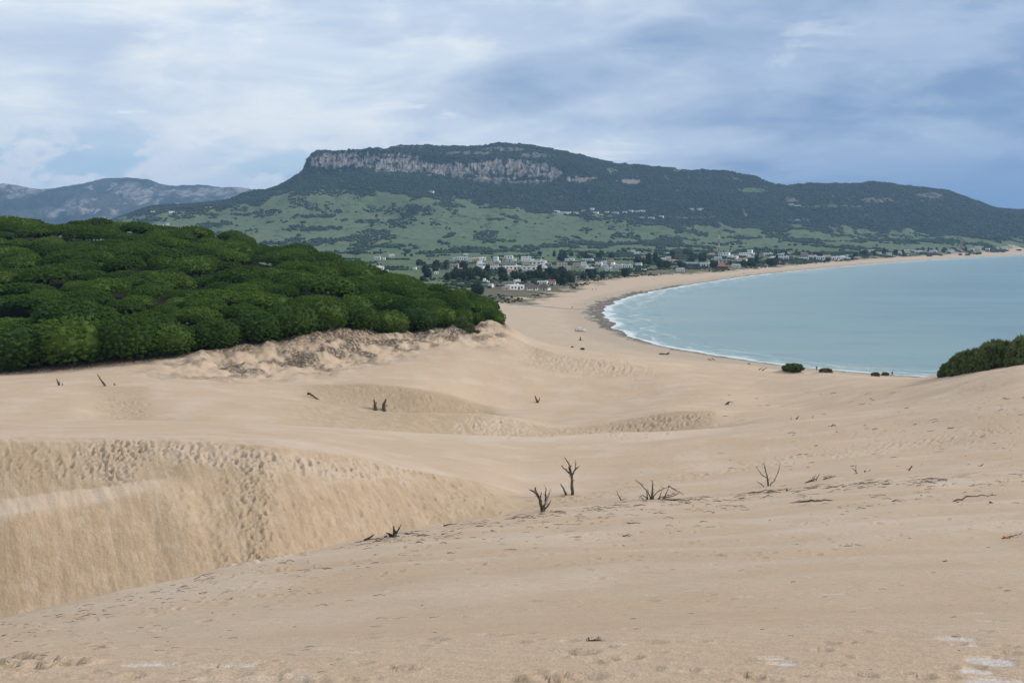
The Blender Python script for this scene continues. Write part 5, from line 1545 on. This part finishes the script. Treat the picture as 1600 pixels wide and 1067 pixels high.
HOUSES = {
 'houses at the edge of the pine wood': [(516, 404, 10, 4, 'w'), (565, 420, 12, 5, 'w'), (589, 427, 24, 9, 'W'), (590, 406, 9, 4, 'w'), (600, 406, 4, 3, 'm'), (595, 396, 9, 6, 'G'), (612, 401, 7, 3, 'w'), (648, 421, 5, 2, 'm'), (682, 428, 6, 3, 'm')],
 'houses in the left part of the village': [(710, 424, 17, 10, 'b'), (712, 406, 8, 3, 'w'), (724, 406, 13, 4, 'w'), (728, 400, 6, 3, 'm'), (744, 410, 8, 5, 'y'), (738, 408, 8, 4, 'w'), (752, 407, 11, 4, 'w'), (752, 416, 17, 7, 's'), (748, 422, 14, 5, 'w'), (766, 416, 14, 6, 'b'),
   (775, 411, 9, 8, 'W'), (772, 422, 19, 5, 'w'), (795, 408, 16, 7, 'W'), (786, 408, 8, 5, 'B'), (792, 416, 26, 4, 'B'), (800, 421, 24, 5, 'w'), (795, 428, 24, 5, 'g'), (822, 408, 18, 6, 'W'), (822, 415, 12, 5, 'b'), (829, 421, 34, 4, 'w'),
   (826, 427, 20, 4, 'B'), (838, 414, 24, 6, 'w'), (853, 415, 8, 7, 's'), (808, 428, 8, 3, 'w')],
 'beach restaurants by the dunes': [(758, 443, 6, 5, 's'), (758, 449, 9, 4, 'G'), (766, 449, 5, 3, 'm'), (775, 448, 11, 5, 'h'), (789, 453, 9, 4, 'B'), (804, 452, 22, 6, 'w'), (808, 443, 8, 5, 'w'), (797, 446, 14, 4, 'G'), (829, 453, 21, 9, 'h'), (850, 453, 19, 8, 'h'), (862, 444, 12, 4, 'r'), (848, 444, 14, 3, 'w')],
 'houses in the middle of the village': [(846, 419, 12, 6, 'W'), (857, 418, 8, 6, 'G'), (878, 421, 18, 9, 'b'), (880, 425, 12, 4, 'w'), (890, 410, 18, 5, 'W'), (901, 419, 12, 7, 'b'), (912, 418, 10, 7, 'W'), (921, 424, 11, 5, 'w'), (919, 408, 14, 3, 'w'), (936, 417, 9, 6, 'w'), (945, 418, 8, 8, 'W'),
   (951, 423, 10, 4, 'w'), (959, 418, 12, 7, 's'), (968, 418, 10, 4, 'w'), (981, 418, 12, 4, 'w'), (998, 417, 12, 5, 'W'), (955, 410, 9, 4, 'p'), (989, 395, 6, 4, 'm'), (996, 397, 8, 3, 'm'), (1010, 399, 24, 3, 'B'), (930, 423, 10, 5, 'G'), (1006, 424, 6, 3, 'm')],
 'houses beside the tall mast': [(1046, 398, 8, 3, 'm'), (1035, 408, 8, 4, 'w'), (1044, 406, 7, 4, 'w'), (1050, 410, 10, 4, 'g'), (1085, 416, 22, 4, 'u'), (1103, 417, 16, 5, 'w'), (1063, 424, 11, 4, 'w'), (1127, 419, 18, 5, 'R'), (1115, 413, 12, 4, 'w'), (1133, 402, 17, 6, 'W'), (1122, 406, 10, 4, 'w'),
   (1145, 405, 14, 4, 'w'), (1162, 401, 16, 5, 'W'), (1172, 399, 9, 7, 'W'), (1128, 410, 22, 4, 'B'), (1150, 418, 12, 4, 'w'), (1160, 408, 13, 4, 'g'), (1175, 405, 12, 4, 'w'), (1112, 400, 8, 4, 'g')],
 'houses in the right part of the village': [(1190, 402, 8, 4, 'p'), (1200, 400, 12, 4, 'w'), (1212, 405, 22, 4, 's'), (1228, 399, 10, 3, 'w'), (1224, 406, 15, 5, 'w'), (1236, 404, 8, 4, 'G'), (1220, 400, 9, 3, 'm'), (1257, 401, 14, 5, 'p'), (1256, 406, 12, 3, 'w'), (1270, 404, 12, 4, 'w'), (1282, 406, 12, 5, 'w'),
   (1292, 403, 10, 4, 'g'), (1305, 406, 12, 5, 'w'), (1318, 405, 14, 5, 's'), (1326, 402, 8, 3, 'm'), (1340, 404, 9, 2.4, 'g')],
 'houses scattered along the far beach': [(1350, 394, 7, 3, 'm'), (1361, 394, 9, 3, 'w'), (1373, 397, 7, 3, 'n'), (1389, 398, 8, 3, 'n'), (1403, 397, 9, 3, 'w'), (1417, 394, 7, 4, 'w'), (1434, 395, 12, 3, 'w'), (1446, 396, 12, 3, 's'), (1458, 395, 10, 4, 'w'), (1475, 394, 5, 2.4, 'm'), (1486, 394, 7, 2.6, 'm'),
   (1499, 393, 6, 3, 'n'), (1507, 391, 9, 4, 'p'), (1519, 391, 5, 2.4, 'm'), (1528, 389, 8, 3, 'w'), (1543, 391, 5, 2.4, 'm'), (1558, 389, 6, 2.6, 'n'), (1569, 389, 8, 3, 'w')],
 'hillside hamlet under the mountain': [(870, 332, 8, 2.6, 'm'), (878, 334, 6, 2.4, 'm'), (887, 334, 14, 2.6, 'm'), (900, 334, 7, 2.4, 'n'), (912, 331, 5, 2, 'm'), (925, 328, 6, 3, 'm'), (930, 334, 10, 2.6, 'm'), (938, 337, 6, 2.2, 'n'), (948, 333, 5, 2, 'm'), (962, 334, 10, 2.6, 'n'), (976, 333, 6, 2.4, 'm'), (986, 331, 6, 2.4, 'm'),
   (996, 332, 7, 2.4, 'n'), (1003, 331, 12, 2.6, 'm'), (1003, 342, 7, 2.2, 'm'), (1018, 342, 14, 2.6, 'm'), (1032, 340, 16, 3, 'm'), (1081, 328, 6, 2, 'm'), (1094, 328, 11, 2.6, 'm')],
 'farmhouses on the left hillside': [(268, 333, 7, 3, 'm'), (240, 332, 8, 2, 'n'), (326, 326, 7, 2, 'm'), (236, 354, 6, 3, 'm'), (249, 354, 10, 3, 'm'), (262, 352, 5, 2.6, 'm'), (674, 301, 7, 2, 'm'), (1236, 321, 7, 2.4, 'm'), (1246, 323, 9, 2.4, 'm'), (1247, 346, 5, 2, 'm'), (1211, 273, 3, 1.4, 'm'), (1159, 284, 3, 1.4, 'm')],
}
seen = set(); hp = []
for cl_name, lst in HOUSES.items():
    lst = sorted(lst)
    cnt = {}
    tot = {}
    for q_ in lst: tot[q_[4]] = tot.get(q_[4], 0) + 1
    for (px, py, wp, hp_, kd) in lst:
        src, desc = PH[kd]
        ym = 3000 if py < 360 else 600
        X, Y, Z = hit(px, py, ym, 5400)
        sx = wp * 1.12 * Y / FPX / WH[kd]; sz = hp_ * 1.2 * Y / FPX / HH[kd]
        sx = min(max(sx, .45), 2.6); sz = min(max(sz, .8), 1.9)
        cnt[kd] = cnt.get(kd, 0) + 1
        cl_name = cl_name.replace('houses', 'houses') 
        where = cl_name.replace('houses', '', 1).strip() if cl_name.startswith('houses') else ('among the ' + cl_name)
        lab = (desc + (' building, ' if 'restaur' in cl_name else ' house, ') + (('only one ' if tot[kd] == 1 else ORD[cnt[kd] - 1] + ' such from the left ') + where))
        rz = np.random.RandomState(int(px * 13 + py * 7)).uniform(-.45, .45) - X / Y * .6
        sy = min(sx, 1.3)
        Zg = Z
        hp.append((X, Y))
        if kd not in seen:
            seen.add(kd); o_ = src
            o_.location = (X, Y, Zg); o_.rotation_euler = (0, 0, rz); o_.scale = (sx, sy, sz); o_['label'] = lab; o_['group'] = cl_name
        else:
            dup(src, (X, Y, Zg), rz, (sx, sy, sz), lab, cl_name)
print('houses', len(hp))

# trees of the plain
def tree_proto(seed, tall):
    rs = np.random.RandomState(seed)
    root = thing('plain_tree', 'x', 'tree')
    V, Fq, ti = make_crown(rs, 70, 3.0, 7.0 if not tall else 10, 3.8 if not tall else 2.4, .75, 5, .7, low=.8, blades=3, bumps=4)
    mesh_np('crown', V, Fq, M_TREE, ti, False, root)
    make_trunk(rs, 5.0, .25, 2.6, 5).build('trunk', M_BARK, root, True)
    return root
TP = [tree_proto(100 + i, i == 3) for i in range(4)]
rs = np.random.RandomState(31)
TREES = [(675, 418, 24, 7, 16, 1.15, 'left of the beige two-storey house'), (645, 396, 18, 3, 8, 1.0, 'dark grove behind the fields left of the village'), (733, 420, 14, 6, 8, 1.1, 'between the beige house and the white ones'), (780, 433, 60, 5, 26, 1.15, 'in the belt below the village'),
         (700, 432, 40, 6, 14, 1.0, 'in the thicket beside the pine wood'), (745, 455, 8, 4, 4, 1.0, 'on the lawn by the beach restaurants'), (792, 407, 30, 4, 4, .8, 'among the left village houses'), (853, 436, 18, 8, 12, 1.3, 'in the dark grove left of the middle houses'),
         (884, 440, 10, 6, 6, 1.2, 'by the path down to the beach'), (900, 401, 70, 5, 26, 1.3, 'in the wood behind the middle of the village'), (930, 430, 55, 5, 16, 1.1, 'in front of the middle houses'), (1000, 408, 30, 4, 8, 1.2, 'behind the small white houses'),
         (1018, 412, 22, 5, 10, 1.3, 'in the clump left of the blue building'), (1075, 402, 28, 6, 18, 1.35, 'in the grove beside the tall mast'), (1055, 415, 25, 3, 6, 1.0, 'behind the white kiosk'), (1140, 414, 30, 3, 10, 1.1, 'between the houses near the mast'),
         (1195, 411, 30, 4, 14, 1.3, 'in the dark scrub behind the beach'), (1240, 397, 50, 2.5, 14, 1.2, 'behind the right part of the village'), (1345, 402, 16, 3, 8, 1.2, 'at the right end of the village'), (1395, 396, 50, 2, 16, 1.3, 'among the scattered far houses'), (1490, 391, 50, 2, 12, 1.3, 'beside the far right houses'), (690, 391, 60, 2, 12, 1.2, 'in the hedge at the foot of the green hill'), (560, 396, 40, 1.5, 10, 1.1, 'in the hedge behind the pine wood'), (1300, 408, 30, 2, 8, 1.1, 'between the white houses and the beach')]
usedt = set(); nt_ = 0
for (cx, cy, rx, ry, n_, sc_, wh) in TREES:
    for i in range(int(n_ * .7) + 1):
        px = cx + rs.uniform(-1, 1) * rx; py = cy + rs.uniform(-1, 1) * ry + 2
        X, Y, Z = hit(px, py, 600, 4000)
        if zsample(SV, np.array([X]), np.array([Y]))[0] < 6: continue
        if min((X - a) ** 2 + ((Y - b) * .6) ** 2 for a, b in hp) < 60: continue
        k_ = rs.randint(4); s_ = sc_ * rs.uniform(.7, 1.25)
        lab = ('slender ' if k_ == 3 else 'round ') + 'dark tree ' + wh
        grp = 'dark trees ' + wh
        nt_ += 1
        if k_ not in usedt:
            usedt.add(k_); o_ = TP[k_]; o_.location = (X, Y, Z); o_.scale = (s_, s_, s_); o_['label'] = lab; o_['group'] = grp
        else:
            dup(TP[k_], (X, Y, Z), rs.uniform(0, 6.28), (s_, s_, s_ * rs.uniform(.85, 1.15)), lab, grp)
print('plain trees', nt_)

# ---- tall red and white mast
X, Y, Z = hit(1123, 406, 1200, 4000)
k = Y / FPX
root = thing('radio_mast', 'tall red and white lattice mast behind the village', 'mast', (X, Y, Z))
Hm = 45 * k; ns = 7
for i in range(ns):
    b_ = MB(); z0 = Hm * i / ns; z1 = Hm * (i + 1) / ns; w0 = .95 - .5 * i / ns
    for sx_s in (-1, 1):
        for sy_s in (-1, 1):
            b_.add(*tube([(sx_s * w0, sy_s * w0, z0), (sx_s * w0, sy_s * w0, z1)], [.16, .16], 5))
    for j in range(4):
        za = z0 + (z1 - z0) * j / 4; zb_ = z0 + (z1 - z0) * (j + 1) / 4
        for sgn in (-1, 1):
            b_.add(*tube([(-w0, sgn * w0, za), (w0, sgn * w0, zb_)], [.1, .1], 4)); b_.add(*tube([(sgn * w0, -w0, zb_), (sgn * w0, w0, za)], [.1, .1], 4))
    b_.build('lattice_section', M_MRED if i % 2 == 0 else M_MWHT, root)
MB().add(*tube([(0, 0, Hm), (0, 0, Hm + 4)], [.15, .1], 5)).build('antenna', M_CONC, root)
# ---- poles
for i, (px, py, hpx, lab) in enumerate([(1147, 393, 19, 'thin grey pole right of the tall mast'), (1083, 398, 22, 'thin grey pole left of the tall mast'), (1208, 400, 20, 'thin grey pole behind the right village'), (1070, 362, 14, 'thin grey pole on the green slope above the village'),
                                        (1085, 362, 12, 'second thin pole on the green slope above the village'), (700, 429, 15, 'grey pole left of the beige two-storey house'), (814, 436, 12, 'grey pole in the trees below the village'), (856, 414, 14, 'grey pylon among the village houses')]):
    X, Y, Z = hit(px, py, 600, 4000); k = Y / FPX
    root = thing('utility_pole', lab, 'pole', (X, Y, Z), 0, 'grey poles around the village')
    MB().add(*tube([(0, 0, 0), (0, 0, hpx * k)], [.022 * hpx * k * .35 + .12, .14], 8)).build('post', M_CONC, root)
    MB().box(-1.4, 1.4, -.1, .1, hpx * k * .93, hpx * k * .93 + .25).build('crossarm', M_CONC, root)
# ---- watch tower
X, Y, Z = hit(1502, 388, 1200, 5000); k = Y / FPX
root = thing('stone_tower', 'square old stone tower alone behind the far beach houses', 'tower', (X, Y, Z))
h_ = 14.5 * k; w_ = 2.0 * k
MB().add([(-w_, -w_, 0), (w_, -w_, 0), (w_, w_, 0), (-w_, w_, 0), (-w_ * .82, -w_ * .82, h_), (w_ * .82, -w_ * .82, h_), (w_ * .82, w_ * .82, h_), (-w_ * .82, w_ * .82, h_)],
         [(0, 1, 5, 4), (1, 2, 6, 5), (2, 3, 7, 6), (3, 0, 4, 7), (4, 5, 6, 7)]).build('wall', M_STONE, root)
b_ = MB()
for sx_s in (-1, 0, 1):
    for sy_s in (-1, 0, 1):
        if sx_s or sy_s: b_.box(sx_s * w_ * .66 - .6, sx_s * w_ * .66 + .6, sy_s * w_ * .66 - .6, sy_s * w_ * .66 + .6, h_ + .004, h_ + 1.6)
b_.build('battlement', M_STONE, root)
MB().box(-.6, .6, -w_ * .92, -w_ * .86, h_ * .6, h_ * .6 + 2).build('window', M_WIN, root)

# ---- boat drawn up on the beach
X, Y, Z = hit(907, 518, 380)
root = thing('boat', 'small white boat with a canopy frame drawn up on the beach', 'boat', (X, Y, Z + .1), R(8))
Lb, Wb = 5.0, 1.9
st_ = []
for i in range(13):
    u_ = i / 12; x = -Lb / 2 + Lb * u_
    hw = Wb / 2 * (math.sin(min(1, (1 - u_) * 1.7) * math.pi / 2) ** .8) * (.86 + .14 * min(1, u_ * 4)); hw = max(hw, .03)
    sh_ = .78 + .32 * u_ ** 2
    st_.append([(x, -hw, sh_), (x, -hw * .86, .42), (x, -hw * .45, .08), (x, 0, 0 + .3 * max(0, u_ - .8)), (x, hw * .45, .08), (x, hw * .86, .42), (x, hw, sh_)])
V = [p_ for s_ in st_ for p_ in s_]; Fq = []
for i in range(12):
    for j in range(6):
        a = i * 7 + j; Fq.append((a, a + 1, a + 8, a + 7))
Fq.append(tuple(range(7)))
b_ = MB().add(V, Fq); hull = b_.build('hull', simple_mat('boat_white', (0.72, 0.72, 0.70), (0.62, 0.61, 0.58), 1.5, rough=.4), root, True)
mo = hull.modifiers.new('s', 'SOLIDIFY'); mo.thickness = .05
MB().box(-1.9, 1.1, -.72, .72, .5, .56).build('deck', M_FLAT, root)
MB().box(-.5, .5, -.5, .5, .56, 1.15).build('console', M_WALL, root)
MB().box(-1.7, -1.2, -.6, .6, .56, .85).build('seat', M_DOOR, root)
b_ = MB()
for sx_s in (-1.2, .7):
    for sy_s in (-.7, .7): b_.add(*tube([(sx_s, sy_s, .7), (sx_s, sy_s, 1.75)], [.035, .035], 6))
b_.build('canopy_frame', M_CONC, root)
MB().box(-1.4, .9, -.85, .85, 1.75, 1.85).build('canopy', M_WALL, root)
MB().box(-2.72, -2.48, -.16, .16, .2, 1.25).build('outboard_motor', M_WIN, root)
# pale boulder at the tip of the wood
X, Y, Z = hit(793, 509, 380)
iv, if_ = ICO[3]
q_ = 1 + pn(iv[:, 0] * 1.7 + 5, iv[:, 1] * 1.7 + iv[:, 2] * 2.1) * .5
tag(mesh_np('boulder', iv * q_[:, None] * np.array([1.1, .8, .7]) + np.array([X, Y, Z + .2]), if_, simple_mat('pale_stone', (0.62, 0.60, 0.56), (0.48, 0.46, 0.42), 1.5), smooth=True), 'pale boulder on the beach beside the tip of the pine wood', 'boulder')

# ---- people
def person(px, py, label, facing, walk, top, legs, ymin=300, scale=1.0, seed=0):
    X, Y, Z = hit(px, py, ymin, 2500)
    root = thing('person', label, 'person', (X, Y, Z), facing)
    rs = np.random.RandomState(seed)
    sw = .30 * walk
    hipz, shz = .90, 1.42
    body = {'v': [], 'e': [], 'r': []}

    def node(p_, r_, par=None):
        body['v'].append(p_); body['r'].append(r_)
        if par is not None: body['e'].append((par, len(body['v']) - 1))
        return len(body['v']) - 1
    pel = node((0, 0, hipz + .04), .145)
    wa = node((0, .0, 1.12), .125, pel); ch = node((0, .02, 1.33), .15, wa); nk = node((0, .02, 1.50), .055, ch)
    hd = node((0, .035, 1.60), .085, nk); hd2 = node((0, .03, 1.70), .075, hd)
    node((0, .12, 1.60), .02, hd)
    for s_ in (-1, 1):
        f = s_ * sw
        h1 = node((s_ * .09, 0, hipz), .095, pel); kn = node((s_ * .10, f * .75 + .03, .50), .062, h1)
        an = node((s_ * .10, f * 1.5 - .04, .10), .042, kn); node((s_ * .11, f * 1.5 + .12, .045), .036, an)
        s1 = node((s_ * .18, .01, shz), .062, ch); eb = node((s_ * .24, -f * .6 - .02, 1.14), .045, s1); wr = node((s_ * .25, -f * 1.1 + .10, .90), .030, eb)
        pm = node((s_ * .25, -f * 1.1 + .14, .83), .032, wr)
        for j in range(4): node((s_ * (.235 + .012 * j), -f * 1.1 + .15 + .004 * j, .755 - .004 * (j - 1.5) ** 2), .009, pm)
        node((s_ * .225, -f * 1.1 + .18, .80), .010, pm)

    def skinned(name, keep, grow, mat):
        me_ = bpy.data.meshes.new(name)
        idx = [i for i in range(len(body['v'])) if keep(i)]; mp = {a: b for b, a in enumerate(idx)}
        me_.from_pydata([body['v'][i] for i in idx], [(mp[a], mp[b]) for a, b in body['e'] if a in mp and b in mp], [])
        ob = link(bpy.data.objects.new(name, me_))
        md = ob.modifiers.new('skin', 'SKIN')
        me_.skin_vertices[0].data[0].use_root = True
        for j, i in enumerate(idx):
            r_ = body['r'][i] * (grow if body['r'][i] > .025 else 1) ; me_.skin_vertices[0].data[j].radius = (r_, r_ * .85)
        ob.modifiers.new('sub', 'SUBSURF').levels = 1
        dg = bpy.context.evaluated_depsgraph_get()
        nm_ = bpy.data.meshes.new_from_object(ob.evaluated_get(dg)); nm_.name = name
        nm_.materials.clear(); nm_.materials.append(mat)
        for p_ in nm_.polygons: p_.use_smooth = True
        bpy.data.objects.remove(ob)
        o2 = link(bpy.data.objects.new(name, nm_)); o2.parent = root
        return o2
    V_ = body['v']
    skinned('body', lambda i: True, 1.0, M_SKIN)
    skinned('jacket', lambda i: (V_[i][2] > .88 and V_[i][2] < 1.46 and body['r'][i] >= .03) , 1.25, top)
    skinned('trousers', lambda i: (V_[i][2] < .96 and V_[i][2] > .08 and abs(V_[i][0]) < .15 and body['r'][i] > .04), 1.3, legs)
    hv = ICO[2][0] * np.array([.088, .10, .075]) + np.array([0, .0, 1.70])
    mesh_np('hair', hv, ICO[2][1], M_DEAD, smooth=True, parent=root)
    root.scale = (scale,) * 3
    return root
M_SKIN = simple_mat('skin', (0.50, 0.30, 0.22), None, rough=.6)
M_CLD = simple_mat('dark_cloth', (0.025, 0.025, 0.032), (0.04, 0.04, 0.05), 4)
M_CLB = simple_mat('blue_cloth', (0.035, 0.05, 0.09), (0.03, 0.04, 0.07), 4)
M_CLG = simple_mat('grey_cloth', (0.12, 0.12, 0.13), (0.09, 0.09, 0.10), 4)
person(1276, 579.5, 'person in dark clothes standing near the round shrub on the beach', R(20), .5, M_CLD, M_CLB, seed=1, scale=1.0)
person(1394, 587.5, 'person in black walking along the beach right of the brown shrubs', R(80), 1.0, M_CLD, M_CLD, seed=2, scale=1.05)
person(894, 482.5, 'distant person in dark clothes standing by the beach stream', R(10), .3, M_CLD, M_CLG, seed=3)
person(943, 482, 'distant person in dark clothes at the water end of the stream', R(190), .6, M_CLD, M_CLD, seed=4)
person(926, 453.5, 'far person in grey, left of the pair on the beach by the dune plants', R(60), .6, M_CLG, M_CLD, seed=5)
person(931, 454, 'far person in dark clothes, right of the pair by the dune plants', R(40), .5, M_CLD, M_CLB, seed=6)
person(1148, 432, 'tiny far person in dark clothes walking near the surf below the mast', R(90), .8, M_CLD, M_CLD, seed=7)
person(1162, 428.5, 'tiny far person in blue walking on the far beach above the surf', R(90), .8, M_CLB, M_CLD, seed=8)

# ---- shallow stream across the beach
SP_ = [wpt(*p_, 1.6) for p_ in [(812, 476.5), (835, 477.5), (858, 479.5), (880, 481.5), (905, 481.5), (925, 481.2), (944, 481)]]
SPc = chaikin(SP_, 3)
V = []; Fq = []
for i, (x, y) in enumerate(SPc):
    a = SPc[max(i - 1, 0)]; b = SPc[min(i + 1, len(SPc) - 1)]
    dd = np.array([b[0] - a[0], b[1] - a[1]]); dd /= np.linalg.norm(dd); nn = np.array([-dd[1], dd[0]])
    wd_ = 3.2 + 1.6 * math.sin(i * .7) + (9 if i < 10 else 0)
    for j, s_ in enumerate((-1, -.33, .33, 1)):
        xx, yy = x + nn[0] * s_ * wd_ * .5, y + nn[1] * s_ * wd_ * .5
        V.append((xx, yy, float(zat(xx, yy)) + .05))
    if i: 
        for j in range(3):
            a_ = (i - 1) * 4 + j; Fq.append((a_, a_ + 1, a_ + 5, a_ + 4))
m_, t_ = new_mat('stream_water')
bsdf(t_, t_.mix(t_.noise(t_.pos(), .6, 4, .6), (0.10, 0.09, 0.075), (0.19, 0.17, 0.145)), .35, t_.bump(t_.noise(t_.pos(), 2.0, 3), .5, .1), .5)
so = mesh_np('stream', V, Fq, m_, smooth=True); so['kind'] = 'structure'
print('village', round(time.time() - T0, 1))
# ================================================================= haze
bm = bmesh.new()
bmesh.ops.create_cube(bm, size=1.0)
for v in bm.verts:
    v.co = Vector((-11000 if v.co.x < 0 else 30000, -60 if v.co.y < 0 else 16500, -40 if v.co.z < 0 else 760))
me = bpy.data.meshes.new('haze'); bm.to_mesh(me); bm.free()
m, t = new_mat('haze_air')
vol = t.n('ShaderNodeVolumePrincipled')
vol.inputs['Color'].default_value = (0.40, 0.66, 1.0, 1)
vol.inputs['Density'].default_value = 5.6e-5
vol.inputs['Anisotropy'].default_value = 0.2
oo = t.n('ShaderNodeOutputMaterial')
t.t.links.new(vol.outputs[0], oo.inputs['Volume'])
me.materials.append(m)
hz = bpy.data.objects.new('haze', me); sc.collection.objects.link(hz)
hz['kind'] = 'stuff'; hz['label'] = 'pale blue sea haze that fades the mountains'; 
for o_ in [q for q in sc.objects if q.get('category') and q.type == 'EMPTY' and q.location.length < 1e-6]:
    print('unused prototype', o_.name)
    for ch in list(o_.children_recursive): bpy.data.objects.remove(ch)
    bpy.data.objects.remove(o_)
for o_ in sc.objects:
    if o_.get('label') == 'x': print('UNLABELLED', o_.name)
print('done', round(time.time() - T0, 1))
